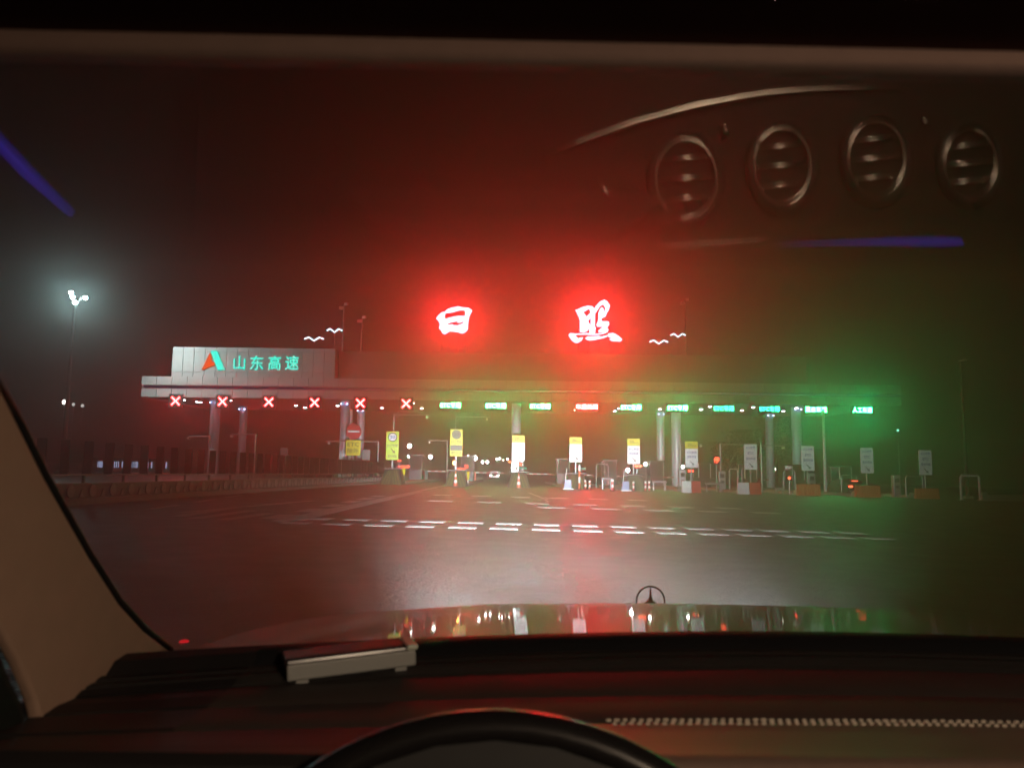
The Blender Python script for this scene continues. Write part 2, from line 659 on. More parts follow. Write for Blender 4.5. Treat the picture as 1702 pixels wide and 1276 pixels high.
ZH_H2 = [(605, 620), (660, 560), (660, 710), (625, 660)]
ZH_H3 = [(755, 465), (800, 400), (860, 305), (925, 265), (970, 340), (945, 440), (930, 345), (890, 325), (860, 360),
         (820, 460), (825, 560), (805, 650), (780, 690), (800, 740), (925, 735), (870, 780), (822, 820), (835, 865),
         (950, 850), (890, 878), (750, 885), (768, 770), (752, 720)]
ZH_MID = [(540, 985), (590, 945), (820, 935), (880, 945), (1000, 920), (1000, 960), (870, 995), (760, 1020), (620, 1030),
          (570, 1010)]
ZH_WING = [(1015, 930), (1030, 885), (1130, 870), (1200, 900), (1280, 960), (1330, 1010), (1290, 1055), (1130, 1045),
           (1050, 1010), (1110, 985), (1030, 950)]


def roof_frame(parent, x0, x1, z1, z0):
    mb = MB()
    n = 4
    for i in range(n):
        x = x0 + (x1 - x0) * i / (n - 1)
        mb.box((x, 0.32, (z0 + z1) / 2), (0.09, 0.09, z1 - z0))
        mb.tube([(x, 0.36, z0 + (z1 - z0) * 0.7), (x, 1.2, z0)], 0.04, 6)
    for k in range(3):
        mb.box(((x0 + x1) / 2, 0.30, z0 + (z1 - z0) * (0.15 + 0.38 * k)), (x1 - x0 + 0.1, 0.07, 0.07))
    return mb.build('support_frame', DARKSTEEL, parent)


r0 = at(755, 556, YR)
root = Vector((r0.x, YR, Z_BB1 - 0.15))
ri = thing('rooftop_character', 'glowing red brush-written character 日 on the canopy roof, left of the two', 'sign', root,
           group='rooftop characters')
px_shape([RI_OUT, RI_A, RI_B], 710, 495, 17.01, CHAR_RED, 'character_face', ri, YR, root, 0.10)
a, b = at(727, 520, YR), at(783, 550, YR)
roof_frame(ri, a.x - root.x + 0.5, b.x - root.x - 0.5, at(755, 530, YR).z - root.z, 0.0)
r0 = at(989, 572, YR)
root = Vector((r0.x, YR, Z_BB1 - 0.15))
zh = thing('rooftop_character', 'glowing red brush-written character 照 on the canopy roof, right of the two', 'sign', root,
           group='rooftop characters')
px_shape([ZH_OUT, ZH_H1, ZH_H2, ZH_H3], 930, 485, 12.76, CHAR_RED, 'character_face', zh, YR, root, 0.10)
px_shape([ZH_MID], 930, 485, 12.76, CHAR_RED, 'character_stroke', zh, YR, root, 0.10)
px_shape([ZH_WING], 930, 485, 12.76, CHAR_RED, 'character_stroke', zh, YR, root, 0.10)
a, b = at(962, 530, YR), at(1014, 550, YR)
roof_frame(zh, a.x - root.x, b.x - root.x, at(989, 540, YR).z - root.z, 0.0)

# ------------------------------------------------------------------ gull-shaped lights
GL = [(522, 563, 1.25, 'lower gull shaped light over the left half of the canopy'),
      (556, 549, 1.0, 'upper gull shaped light just left of the tall roof pole'),
      (1095, 568, 1.2, 'lower gull shaped light on the right half of the canopy roof'),
      (1127, 557, 0.98, 'upper gull shaped light on the right half of the canopy roof')]
for (px, py, s, lab) in GL:
    p = at(px, py, YC + 1.0)
    t = thing('gull_light', lab, 'light', (p.x, p.y, Z_BB1 - 0.3), group='gull lights on the canopy roof')
    dz = p.z - Z_BB1 + 0.3
    w = 0.86 * s
    pts = [(-w, 0, dz - 0.03), (-w * 0.55, 0, dz + 0.17), (0, 0, dz - 0.22), (w * 0.55, 0, dz + 0.17), (w, 0, dz - 0.03)]
    MB().tube(pts, 0.09, 6).build('light_tube', GULL, t)
    MB().tube([(0, 0.14, 0), (0, 0.14, dz - 0.2)], 0.045, 6).build('stand', DARKSTEEL, t)

# ------------------------------------------------------------------ brand sign on the billboard
YB = YC + 0.22
root = Vector((at(416, 600, YB).x, YB, Z_UP1 + 0.1))
br = thing('brand_sign', 'glowing cyan and orange company logo with four cyan characters on the billboard', 'sign', root)
px_shape([[(262, 110), (345, 115), (460, 380), (360, 380), (262, 135)]], 320, 570, 8.51, CYAN, 'logo_bar', br, YB, root, 0.12)
px_shape([[(130, 375), (248, 135), (262, 150), (265, 250), (315, 280), (298, 315), (150, 375)]], 320, 570, 8.51, LOGO_OR,
         'logo_wing', br, YB - 0.02, root, 0.12)
px_shape([[(300, 302), (332, 262), (428, 236), (360, 276)]], 320, 570, 8.51, LOGO_YE, 'logo_tip', br, YB - 0.10, root, 0.06)
for ch, x0, x1, y0, y1 in (('山', 572, 752, 180, 378), ('东', 808, 1010, 178, 382), ('高', 1064, 1256, 180, 382),
                           ('速', 1306, 1508, 178, 382)):
    a = at(320 + x0 / 8.51, 570 + y1 / 8.51, YB)
    b = at(320 + x1 / 8.51, 570 + y0 / 8.51, YB)
    lettering(ch, CYAN, ((a.x + b.x) / 2 - root.x, 0, (a.z + b.z) / 2 - root.z), b.x - a.x, b.z - a.z, br, 0.016,
              'glowing_character')

# ------------------------------------------------------------------ lane signals under the fascia
SIG = [292, 370, 447, 523, 599, 675, 749, 824, 898, 975, 1049, 1126, 1203, 1279, 1356, 1433]
ORD = ['first', 'second', 'third', 'fourth', 'fifth', 'sixth']
ZS = at(862, 674.5, YC - 0.2).z
for i, px in enumerate(SIG):
    x = at(px, 674.5 + 0.0118 * (px - 862), YC - 0.2).x
    if i < 6:
        lab = 'red cross lane signal, %s from the left end of the canopy' % ORD[i]
        t = thing('lane_signal', lab, 'signal', (x, YC - 0.25, ZS), group='lane signals under the canopy edge')
        bevel(MB().box((0, 0.12, 0.1), (1.55, 0.22, 1.5)).build('housing', BLACK, t), 0.03)
        mb = MB()
        for s in (-1, 1):
            c = 0.44
            n = len(mb.v)
            mb.prism([(-c - 0.062, -s * (c - 0.062) + 0.1), (-c + 0.062, -s * (c + 0.062) + 0.1), (c + 0.062, s * (c - 0.062) + 0.1),
                      (c - 0.062, s * (c + 0.062) + 0.1)], (-0.02 - 0.004 * s, 0.008))
        mb.build('cross', LED_RED, t)
        MB().box((0, 0.15, 1.0), (0.12, 0.1, 0.35)).build('bracket', STEEL, t)
    else:
        if px == 975:
            body, m, lab = '车道关闭', LED_RED2, 'red text lane signal between the green ones'
        elif px in (1203, 1279):
            body, m = 'ETC专用', LED_GREEN_DIM
            lab = 'dimmer green text lane signal, %s of the two dim ones' % ('left' if px == 1203 else 'right')
        elif px == 1356:
            body, m, lab = '混合车道', LED_GREEN, 'bright green text lane signal, second from the right end of the row'
        elif px == 1433:
            body, m, lab = '人工车道', LED_GREEN, 'green text lane signal at the right end of the row'
        elif px < 975:
            body, m = 'ETC专用', LED_GREEN
            lab = 'bright green text lane signal, %s to the right of the last red cross' % ORD[i - 6]
        else:
            body, m = 'ETC专用', LED_GREEN
            lab = 'bright green text lane signal, %s to the right of the red text signal' % ORD[i - 10]
        t = thing('lane_signal', lab, 'signal', (x, YC - 0.25, ZS), group='lane signals under the canopy edge')
        bevel(MB().box((0, 0.12, 0), (2.5, 0.22, 1.0)).build('housing', BLACK, t), 0.03)
        w = 2.32 if px in (975, 1356) else 2.1
        lettering(body, m, (0, -0.02, 0), w, 0.56, t, 0.004, 'display_text')
        for s in (-1, 1):
            MB().box((s * 0.9, 0.15, 0.68), (0.10, 0.1, 0.4)).build('bracket', STEEL, t)

# ------------------------------------------------------------------ lamps on the soffit
DOTS = [(306, 662.5), (328, 668), (333, 668.5), (383, 663), (376, 677), (439, 677), (492, 674), (507, 677.5), (531, 665),
        (561, 674.5), (635, 678), (686, 670), (701, 679), (750, 667), (829, 681), (894, 681.5), (957, 682), (1022, 683),
        (1029, 679), (1097, 680), (1165, 681), (1180, 676), (1233, 682.5), (1252, 677), (1302, 683), (1324, 678),
        (1351, 687.5)]
ZSOF = Z_LO0 + 0.02
lens_me = MB().tube([(0, 0, -0.28), (0, 0, -0.20)], 0.17, 14).mesh('lens')
shade_me = MB().tube([(0, 0, -0.22), (0, 0, -0.05), (0, 0, 0.05)], [0.30, 0.22, 0.06], 14).mesh('lamp_shade')
stem_me = MB().tube([(0, 0, 0.03), (0, 0, 0.25)], 0.035, 6).mesh('stem')
SHORT = ['%s red cross' % o_ for o_ in ORD] + ['%s green text signal' % o_ for o_ in ORD[:3]] + ['red text signal'] + [
    'green signal after the red one', 'green signal before the dim ones', 'left dim green signal', 'right dim green signal',
    'second last green signal', 'last green signal']
LAMPLAB = {}
for px, py in DOTS:
    j = min(range(16), key=lambda q: abs(SIG[q] - px))
    key = ('left' if px < SIG[j] else 'right', j)
    LAMPLAB.setdefault(key, []).append((px, py))
def lamp_label(px, py):
    j = min(range(16), key=lambda q: abs(SIG[q] - px))
    side = 'left' if px < SIG[j] else 'right'
    same = sorted(LAMPLAB[(side, j)], key=lambda q: abs(q[0] - SIG[j]))
    rank = ['', ', nearer one', ', farther one', ', farthest one'][(same.index((px, py)) + 1) if len(same) > 1 else 0]
    return 'small white canopy lamp just %s of the %s%s' % (side, SHORT[j], rank)
for px, py in DOTS:
    d = ray(px, max(py, 664))
    Y = (ZSOF - 0.25 - H) / d.z * d.y
    Y = min(max(Y, YC + 0.9), YC + DEPTH - 1)
    x = at(px, py, Y).x
    t = thing('canopy_lamp', lamp_label(px, py), 'lamp', (x, Y, ZSOF),
              group='canopy ceiling lamps')
    obj('lens', lens_me, LAMP, t)
    obj('lamp_shade', shade_me, DARKSTEEL, t)
    obj('stem', stem_me, DARKSTEEL, t)

# ================================================================== TOLL ISLANDS
YS = 65.6
SIGNPX = [653, 759, 862, 957, 1053, 1149, 1247, 1342, 1440, 1537]
ISL_X = [gx(px, YS) for px in SIGNPX]
ORD10 = ['first', 'second', 'third', 'fourth', 'fifth', 'sixth', 'seventh', 'eighth', 'ninth', 'tenth']
ISLNAME = ['under the lime yellow speed sign', 'under the yellow sign with the dark band', 'under the brightest white sign',
           'under the second bright white sign', 'under the third white sign with a yellow top',
           'under the dim sign with a yellow top', 'under the plain pale sign beside the red square display',
           'under the plain pale sign in front of a column', 'under the plain pale sign right of the waiting car',
           'under the rightmost pale sign']
for i, x in enumerate(ISL_X):
    z = gz(x)
    t = thing('toll_island', 'raised concrete toll island ' + ISLNAME[i], 'toll island', (x, YS - 1.2, z),
              group='toll islands')
    mb = MB()
    mb.prism([(-0.95, 0.0), (-0.95, 0.20), (-0.88, 0.26), (0.88, 0.26), (0.95, 0.20), (0.95, 0.0)], (2.2, 38.0))
    mb.build('kerb_block', CONC, t)
    if i in (0, 1, 2, 3, 4):
        mb = MB()
        mb.v = [(-0.95, 0, 0), (0.95, 0, 0), (0.62, 0.9, 1.25), (-0.62, 0.9, 1.25),
                (-0.95, 2.19, 0), (0.95, 2.19, 0), (0.62, 2.19, 1.25), (-0.62, 2.19, 1.25)]
        mb.f = [(0, 1, 2, 3), (1, 5, 6, 2), (5, 4, 7, 6), (4, 0, 3, 7), (3, 2, 6, 7), (0, 4, 5, 1)]
        bevel(mb.build('crash_nose', DARKSTEEL, t), 0.05)
        # slanted lime stripes fixed on the sloping front
        for s in (-1, 1):
            for k in range(3):
                u0, u1 = 0.16 + 0.28 * k, 0.28 + 0.28 * k
                def P(u, v):
                    hw = 0.95 - 0.33 * v
                    return (s * min(max(u - 0.34 * v, 0.02), 0.98) * hw, 0.9 * v - 0.012, 1.25 * v + 0.012)
                q = [P(u0, 0.02), P(u1, 0.02), P(u1, 0.93), P(u0, 0.93)]
                m2 = MB()
                m2.v = q + [(a[0], a[1] + 0.03, a[2] - 0.02) for a in q]
                m2.f = [(0, 1, 2, 3), (7, 6, 5, 4), (0, 4, 5, 1), (1, 5, 6, 2), (2, 6, 7, 3), (3, 7, 4, 0)]
                m2.build('warning_stripe', LIMEP, t)
        MB().box((0, 1.0, 1.32), (1.7, 0.5, 0.10)).build('nose_cap', DARKSTEEL, t)
    else:
        MB().prism([(-0.9, 0), (-0.75, 0.45), (0.75, 0.45), (0.9, 0)], (1.6, 2.19)).build('crash_nose', CONC, t)


# ------------------------------------------------------------------ red and white or orange water barriers in front of the noses
def water_barrier(x, y, w, h, kind, lab):
    t = thing('water_barrier', lab, 'barrier', (x, y, gz(x)), group='plastic barriers before the islands')
    d = 0.45
    prof = [(-d / 2, 0), (-d / 2, 0.12), (-d * 0.3, h * 0.45), (-d * 0.22, h), (d * 0.22, h), (d * 0.3, h * 0.45), (d / 2, 0.12),
            (d / 2, 0)]
    if kind == 'rw':
        n, ms = 2, (WHITE, REDP)
    else:
        n, ms = 6, (ORANGE,)
    for k in range(n):
        x0 = -w / 2 + w * k / n + 0.01
        x1 = -w / 2 + w * (k + 1) / n - 0.01
        bevel(MB().prism(prof, (x0, x1), 0).build('barrier_segment', ms[k % len(ms)], t), 0.02)
        if kind != 'rw':
            MB().box(((x0 + x1) / 2, -d * 0.36, h * 0.5), (0.07, 0.12, h * 0.8)).build('rib', ORANGE, t)
    return t


YW = YS - 2.3
for px, w, h, kind, lab in ((959, 1.5, 0.85, 'rw', None), (1149, 1.55, 0.95, 'rw', 'white and red plastic barrier under the dim sign with a yellow top'),
                            (1245, 1.9, 0.95, 'rw', 'white and red plastic barrier under the first plain pale sign'),
                            (1344, 1.9, 0.95, 'or', 'ribbed orange plastic barrier at the column with the pale sign'),
                            (1442, 2.05, 0.95, 'or', 'ribbed orange plastic barrier just right of the waiting car'),
                            (1541, 1.9, 0.85, 'or', 'ribbed orange plastic barrier at the far right, under the last sign')):
    if lab:
        water_barrier(gx(px, YW), YW, w, h, kind, lab)


# ------------------------------------------------------------------ lane signs on posts
def arrow(parent, m, c, s, y):
    """arrow pointing down and to the right"""
    pts = [(-0.5, 0.42), (-0.38, 0.5), (0.16, -0.08), (0.3, 0.08), (0.42, -0.46), (-0.16, -0.36), (0.02, -0.2)]
    MB().prism([(c[0] + a * s, c[1] + b * s) for a, b in pts], (y - 0.012, y)).build('arrow', m, parent)


def lane_sign(px, ptop, pbot, kind, lab):
    top, bot = at(px, ptop, YS), at(px, pbot, YS)
    x, w = top.x, 21.0 * YS / F_PX
    z = gz(x)
    h = top.z - bot.z
    zb = bot.z - z
    t = thing('lane_sign', lab, 'sign', (x, YS, z), group='lane signs on the islands')
    MB().tube([(0, 0.14, 0.2), (0, 0.14, zb + h * 0.9)], 0.07, 10).build('post', STEEL, t)
    for k in (0.2, 0.75):
        MB().box((0, 0.08, zb + h * k), (w * 0.8, 0.05, 0.07)).build('bracket', STEEL, t)
    yf = -0.04
    T = lambda s, m, u, ww, hh, b=0.02: lettering(s, m, (0, yf - 0.012, zb + h * u), ww, hh, t, b)
    if kind in 'AB':
        m = SIGNLIME if kind == 'A' else SIGNYEL
        bevel(MB().box((0, 0, zb + h / 2), (w, 0.07, h)).build('board', m, t), 0.01)
        MB().disc((0, zb + h * 0.80), w * 0.36, (yf - 0.012, yf), 28).build('speed_ring', INK if kind == 'A' else INKGREY, t)
        MB().disc((0, zb + h * 0.80), w * 0.29, (yf - 0.022, yf - 0.006), 28).build('speed_disc', SIGNWHITE if kind == 'A' else SIGNBACK, t)
        lettering('20', INKBLUE if kind == 'A' else INK, (0, yf - 0.034, zb + h * 0.80), w * 0.40, w * 0.27, t, 0.02)
        if kind == 'A':
            T('ETC专用', INKGREY, 0.50, w * 0.82, 0.27)
            arrow(t, INK, (0.06, zb + h * 0.32), 0.44, yf)
            T('货车车道', INKGREY, 0.13, w * 0.72, 0.22)
        else:
            T('ETC专用', INK, 0.525, w * 0.80, 0.25)
            MB().box((0, yf, zb + h * 0.31), (w * 0.92, 0.03, h * 0.20)).build('dark_band', INKGREY, t)
            lettering('客货车道', SIGNBACK, (0, yf - 0.03, zb + h * 0.31), w * 0.74, 0.22, t, 0.02)
            T('货车车道', INK, 0.12, w * 0.80, 0.25)
    elif kind == 'C':
        hy = h * 0.28
        bevel(MB().box((0, 0, zb + h - hy / 2), (w, 0.07, hy - 0.02)).build('speed_board', SIGNYEL, t), 0.01)
        bevel(MB().box((0, 0, zb + (h - hy) / 2), (w, 0.07, h - hy - 0.02)).build('board', SIGNWHITE, t), 0.01)
        lettering('20', INK, (-0.16, yf - 0.012, zb + h - hy * 0.5), 0.34, 0.28, t, 0.02)
        lettering('km/h', INK, (0.24, yf - 0.012, zb + h - hy * 0.6), 0.36, 0.16, t, 0.01)
        T('ETC专用', INKBLUE, 0.58, w * 0.76, 0.22)
        T('货车车道', INKBLUE, 0.41, w * 0.72, 0.22)
        arrow(t, INK, (0.04, zb + h * 0.17), 0.36, yf)
    else:
        bevel(MB().box((0, 0, zb + h / 2), (w, 0.07, h)).build('board', SIGNWHITE, t), 0.01)
        T('人工收费', INKBLUE, 0.86, w * 0.74, 0.22)
        T('ETC', INKBLUE, 0.64, w * 0.45, 0.22)
        T('混合车道', INKBLUE, 0.43, w * 0.76, 0.22)
        arrow(t, INK, (0.04, zb + h * 0.16), 0.40, yf)
    return t


for px, a, b, k, lab in (
        (653, 717, 764, 'A', 'tall lime yellow lane sign with a round white speed disc and black arrow'),
        (759, 713, 758, 'B', 'tall yellow lane sign with a grey speed disc and a dark band'),
        (862, 723, 766, 'C', 'brightest white lane sign with a yellow top, left of the other white ones'),
        (957, 726, 768, 'C', 'white lane sign with a yellow top below the red text signal'),
        (1053, 728.5, 771, 'C', 'white lane sign with a yellow top above red lights, left of a column'),
        (1149, 733, 777, 'C', 'dimmer white lane sign with a yellow top, right of a column'),
        (1247, 738, 780, 'D', 'plain pale lane sign, leftmost of the four without a yellow top'),
        (1342, 741, 782, 'D', 'plain pale lane sign standing in front of the right column'),
        (1440, 744, 786, 'D', 'plain pale lane sign above the orange barrier right of the waiting car'),
        (1537, 748, 789, 'D', 'plain pale lane sign at the far right end of the row')):
    lane_sign(px, a, b, k, lab)

# no-entry sign with its yellow plate
YN = 66.0
p = at(588, 717, YN)
t = thing('no_entry_sign', 'round red no entry sign above a yellow plate reading ETC', 'sign', (p.x, YN, gz(p.x)))
zc = p.z - gz(p.x)
MB().tube([(0, 0.12, 0), (0, 0.12, zc)], 0.07, 10).build('post', STEEL, t)
MB().disc((0, zc), 0.66, (-0.03, 0.03), 32).build('disc', SIGNRED, t)
MB().box((0, -0.035, zc), (0.98, 0.02, 0.16)).build('bar', SIGNWHITE, t)
q = at(588, 744, YN).z - gz(p.x)
bevel(MB().box((0, 0, q), (1.27, 0.06, 1.30)).build('plate', SIGNYEL, t), 0.08, 3)
lettering('ETC', INK, (0, -0.045, q + 0.30), 0.98, 0.34, t, 0.01)
lettering('除外', INK, (0, -0.045, q - 0.25), 0.94, 0.44, t, 0.01)

# ------------------------------------------------------------------ booths, barrier gates, displays
BOOTH = mat('booth_panel', (0.035, 0.035, 0.038), 0.45, 0.2)
for i, x in enumerate(ISL_X):
    yb = 82.0
    z = gz(x) + 0.26
    t = thing('toll_booth', 'grey toll booth ' + ISLNAME[i].replace('under', 'behind'),
              'booth', (x, yb, z), group='toll booths')
    MB().box((0, 0, 0.5), (1.3, 2.2, 1.0)).build('wall', BOOTH, t)
    MB().box((0, 0, 2.52), (1.55, 2.5, 0.14)).build('roof', BOOTH, t)
    for sx in (-1, 1):
        for sy in (-1, 1):
            MB().box((sx * 0.61, sy * 1.06, 1.73), (0.09, 0.09, 1.45)).build('frame', WHITE if i > 5 else BOOTH, t)
    MB().box((0, -1.07, 1.72), (1.12, 0.02, 1.42)).build('window', GLASSD, t)
    for sx in (-1, 1):
        MB().box((sx * 0.62, 0, 1.72), (0.02, 2.0, 1.42)).build('window', GLASSD, t)

ARMRED = REDP
for i, x in enumerate(ISL_X[:9]):
    yb = 87.0
    z = gz(x) + 0.26
    t = thing('barrier_gate', 'striped barrier arm ' + ISLNAME[i].replace('under', 'right of'), 'barrier', (x + 0.5, yb, z), group='barrier gates')
    bevel(MB().box((0, 0, 0.5), (0.35, 0.35, 1.0)).build('cabinet', ORANGE if i % 2 else BOOTH, t), 0.03)
    for k in range(8):
        MB().box((0.3 + 0.4 * k, -0.22, 0.88), (0.398, 0.05, 0.09)).build('arm_segment', WHITE if k % 2 == 0 else ARMRED, t)

# L-shaped camera poles
def camera_pole(px, ptop, pbase_Y, arm_px, lab, m=STEEL):
    Y = pbase_Y
    p = at(px, ptop, Y)
    q = at(px + arm_px, ptop, Y)
    t = thing('camera_pole', lab, 'camera pole', (p.x, Y, gz(p.x)), group='camera poles at the lanes')
    hh = p.z - gz(p.x)
    MB().tube([(0, 0, 0), (0, 0, hh + 0.05)], 0.075, 8).build('pole', m, t)
    L = q.x - p.x
    MB().tube([(0, 0, hh), (L, 0, hh)], 0.05, 8).build('arm', m, t)
    s = 1 if L > 0 else -1
    MB().tube([(0, 0, hh - 0.45), (s * 0.5, 0, hh - 0.03)], 0.03, 6).build('brace', m, t)
    bevel(MB().box((L * 0.92, -0.15, hh - 0.22), (0.18, 0.45, 0.2)).build('camera', WHITE, t), 0.02)
    return t


camera_pole(348, 725, 76, -36, 'pale camera pole with its arm crossing the leftmost column')
camera_pole(425, 722, 76, -42, 'camera pole with a left arm, second from the left behind the fence')
camera_pole(629, 734, 78, -88, 'camera pole whose long arm reaches left past the no entry sign')
camera_pole(655, 689, 68, 60, 'tall dim camera pole behind the lime yellow speed sign')
camera_pole(758, 692, 68, 56, 'tall dim camera pole behind the yellow sign with the dark band')
camera_pole(744, 732, 78, -32, 'short camera pole left of the yellow sign with the dark band')
camera_pole(1131, 737, 76, 36, 'camera pole with its arm behind the dim sign with a yellow top')
camera_pole(1197, 738, 74, 44, 'camera pole with a right arm ending at the first plain pale sign')
camera_pole(1265, 740, 74, 39, 'camera pole with a right arm between two plain pale signs')
camera_pole(1369, 744, 74, -24, 'camera pole with a left arm joining the thin white lamp post')
# white thin post right of the right column
p = at(1368, 680, 73)
t = thing('thin_post', 'tall thin white post right of the right column', 'post', (p.x, 73, gz(p.x)))
MB().tube([(0, 0, 0), (0, 0, p.z - gz(p.x))], [0.17, 0.13], 10).build('pole', ALUW, t)
MB().box((0, 0, 0.1), (0.6, 0.6, 0.2)).build('foot', CONC, t)
p = at(603, 680, 86)
t = thing('thin_post', 'tall thin white post right of the no entry sign', 'post', (p.x, 80, gz(p.x)))
MB().tube([(0, 0, 0), (0, 0, 7.3)], [0.15, 0.13], 10).build('pole', ALUW, t)
MB().box((0, 0, 0.1), (0.6, 0.6, 0.2)).build('foot', CONC, t)
# grey back sides of signs on the entry side
for px, a, b, w, lab in ((473, 744, 770, 0.75, 'small grey board on a post beyond the fence'),
                         (609, 747, 768, 0.75, 'small grey board between the no entry sign and the lime sign')):
    p, q = at(px, a, 78), at(px, b, 78)
    t = thing('grey_board', lab, 'sign', (p.x, 78, gz(p.x)), group='grey boards beyond the fence')
    MB().box((0, 0, (p.z + q.z) / 2 - gz(p.x)), (w * 1.05, 0.06, p.z - q.z)).build('board', SIGNBACK, t)
    MB().tube([(0, 0.08, 0), (0, 0.08, p.z - gz(p.x) - 0.1)], 0.06, 8).build('post', STEEL, t)


# small displays and lights on the islands
def display(px, py, Y, w, h, m, txt, lab):
    p = at(px, py, Y)
    t = thing('lane_display', lab, 'display', (p.x, Y, gz(p.x)), group='small lane displays')
    z = p.z - gz(p.x)
    MB().box((0, 0.08, z), (w * 1.15, 0.14, h * 1.5)).build('case', BLACK, t)
    MB().tube([(0, 0.12, 0), (0, 0.12, z)], 0.05, 8).build('post', STEEL, t)
    lettering(txt, m, (0, -0.01, z), w, h, t, 0.035, 'display_text')


display(671, 775.5, 72, 1.1, 0.28, LED_SM_RED, '车道关闭', 'small red text display under the lime yellow sign')
display(663.5, 765.5, 70, 0.36, 0.2, LED_SM_RED, '关闭', 'tiny red text display at the foot of the lime yellow board')
display(766, 779, 72, 0.9, 0.26, LED_SM_RED, '车道关闭', 'small red text display beside the amber beacon')
display(775, 775, 73, 0.42, 0.40, LED_SM_RED, '关', 'red single character display right of the amber beacon')
display(866.5, 778, 72, 0.95, 0.16, LED_SM_GRN, '一路平安', 'small green display under the brightest white sign')
display(865, 771.5, 74, 0.34, 0.26, LED_SM_RED, '20', 'small red number display under the brightest white sign')
display(966, 779, 72, 0.75, 0.16, LED_SM_GRN, '一路平安', 'small green display under the second bright white sign')
display(1059, 774.5, 71, 0.85, 0.24, glow('small_display_red_bright', (1.0, 0.07, 0.03), 2.4), '车道关闭', 'bright red text display under the third white sign')
display(1148, 782.5, 70, 0.55, 0.22, TAIL, '20', 'red number display under the dim sign with a yellow top')
display(1191, 764, 71, 0.50, 0.55, LED_SM_RED, '停', 'square red display left of the camera pole at the first plain sign')


def lamp_on_post(px, py, Y, r, m, name, lab, cat, group=None, top=True):
    p = at(px, py, Y)
    t = thing(name, lab, cat, (p.x, Y, gz(p.x)), group=group)
    z = p.z - gz(p.x)
    MB().tube([(0, 0.03, 0), (0, 0.03, z)], 0.05, 8).build('post', STEEL, t)
    mb = MB()
    n = 8
    mb.tube([(0, 0, z - r), (0, 0, z - r * 0.7), (0, 0, z), (0, 0, z + r * 0.7), (0, 0, z + r)], [r * 0.35, r * 0.75, r, r * 0.75, r * 0.3], 14)
    mb.build('lens', m, t, smooth=True)
    MB().tube([(0, 0, z + r), (0, 0, z + r * 1.5)], [r * 0.8, r * 0.3], 12).build('cap', DARKSTEEL, t)
    return t


lamp_on_post(756, 769, 66, 0.19, AMBER, 'beacon', 'amber beacon lamp below the yellow sign with the dark band', 'beacon')
lamp_on_post(1043.5, 781, 70, 0.17, glow('white_flash', (0.85, 0.92, 1.0), 12.0), 'flash_lamp', 'white flash lamp left of the bright red text display', 'lamp')
lamp_on_post(1312, 794, 66, 0.11, TAIL, 'red_marker_lamp', 'red marker lamp on a post between two plain pale signs', 'lamp')
for k, (px, py) in enumerate(((658, 783), (669.5, 784))):
    p = at(px, py, 71)
    t = thing('yellow_marker', ['narrow yellow marker under the red text display', 'wide yellow marker panel under the red text display'][k],
              'marker', (p.x, 71, gz(p.x)))
    z = p.z - gz(p.x)
    w = (0.16, 0.46)[k]
    MB().prism([(-w / 2, z + 0.3), (w / 2, z + 0.3), (w / 2 * 0.8, z - 0.3), (-w / 2 * 0.8, z - 0.3)], (-0.03, 0.03)).build('panel', YEL_DISP, t)
    MB().tube([(0, 0.07, 0), (0, 0.07, z)], 0.04, 6).build('post', STEEL, t)
p = at(778, 791, 70)
t = thing('yellow_marker', 'tapering yellow marker right of the amber beacon', 'marker', (p.x, 70, gz(p.x)))
z = p.z - gz(p.x)
MB().prism([(-0.14, z + 0.4), (0.14, z + 0.4), (0.07, z - 0.35), (-0.02, z - 0.35)], (-0.03, 0.03)).build('panel', YEL_DISP, t)
MB().tube([(0, 0.07, 0), (0, 0.07, z)], 0.04, 6).build('post', STEEL, t)

# ------------------------------------------------------------------ cones, bollards, tubes
def cone(px, Y, h, lab):
    x = gx(px, Y)
    t = thing('traffic_cone', lab, 'cone', (x, Y, gz(x)), group='cones before the islands')
    MB().box((0, 0, 0.03), (0.42, 0.42, 0.06)).build('foot', BLACK, t)
    for k in range(5):
        a, b = k / 5, (k + 1) / 5
        MB().tube([(0, 0, 0.06 + a * h), (0, 0, 0.06 + b * h)], [0.19 - 0.15 * a, 0.19 - 0.15 * b], 14).build(
            'band', WHITE if k % 2 else ORANGE, t)


cone(862, YS - 2.6, 1.15, 'orange and white traffic cone before the brightest white sign')
cone(757, YS - 2.6, 1.2, 'pale traffic cone before the yellow sign with the dark band')


def bollard(px, Y, h, lab, m1=ORANGE, r=0.09):
    x = gx(px, Y)
    t = thing('bollard', lab, 'bollard', (x, Y, gz(x)), group='bollards and tubes before the islands')
    MB().tube([(0, 0, 0), (0, 0, 0.08)], [r * 2, r * 1.6], 12).build('foot', BLACK, t)
    n = 4
    for k in range(n):
        MB().tube([(0, 0, 0.08 + (h - 0.08) * k / n), (0, 0, 0.08 + (h - 0.08) * (k + 1) / n)], r, 12).build(
            'band', m1 if k % 2 == 0 else WHITE, t)


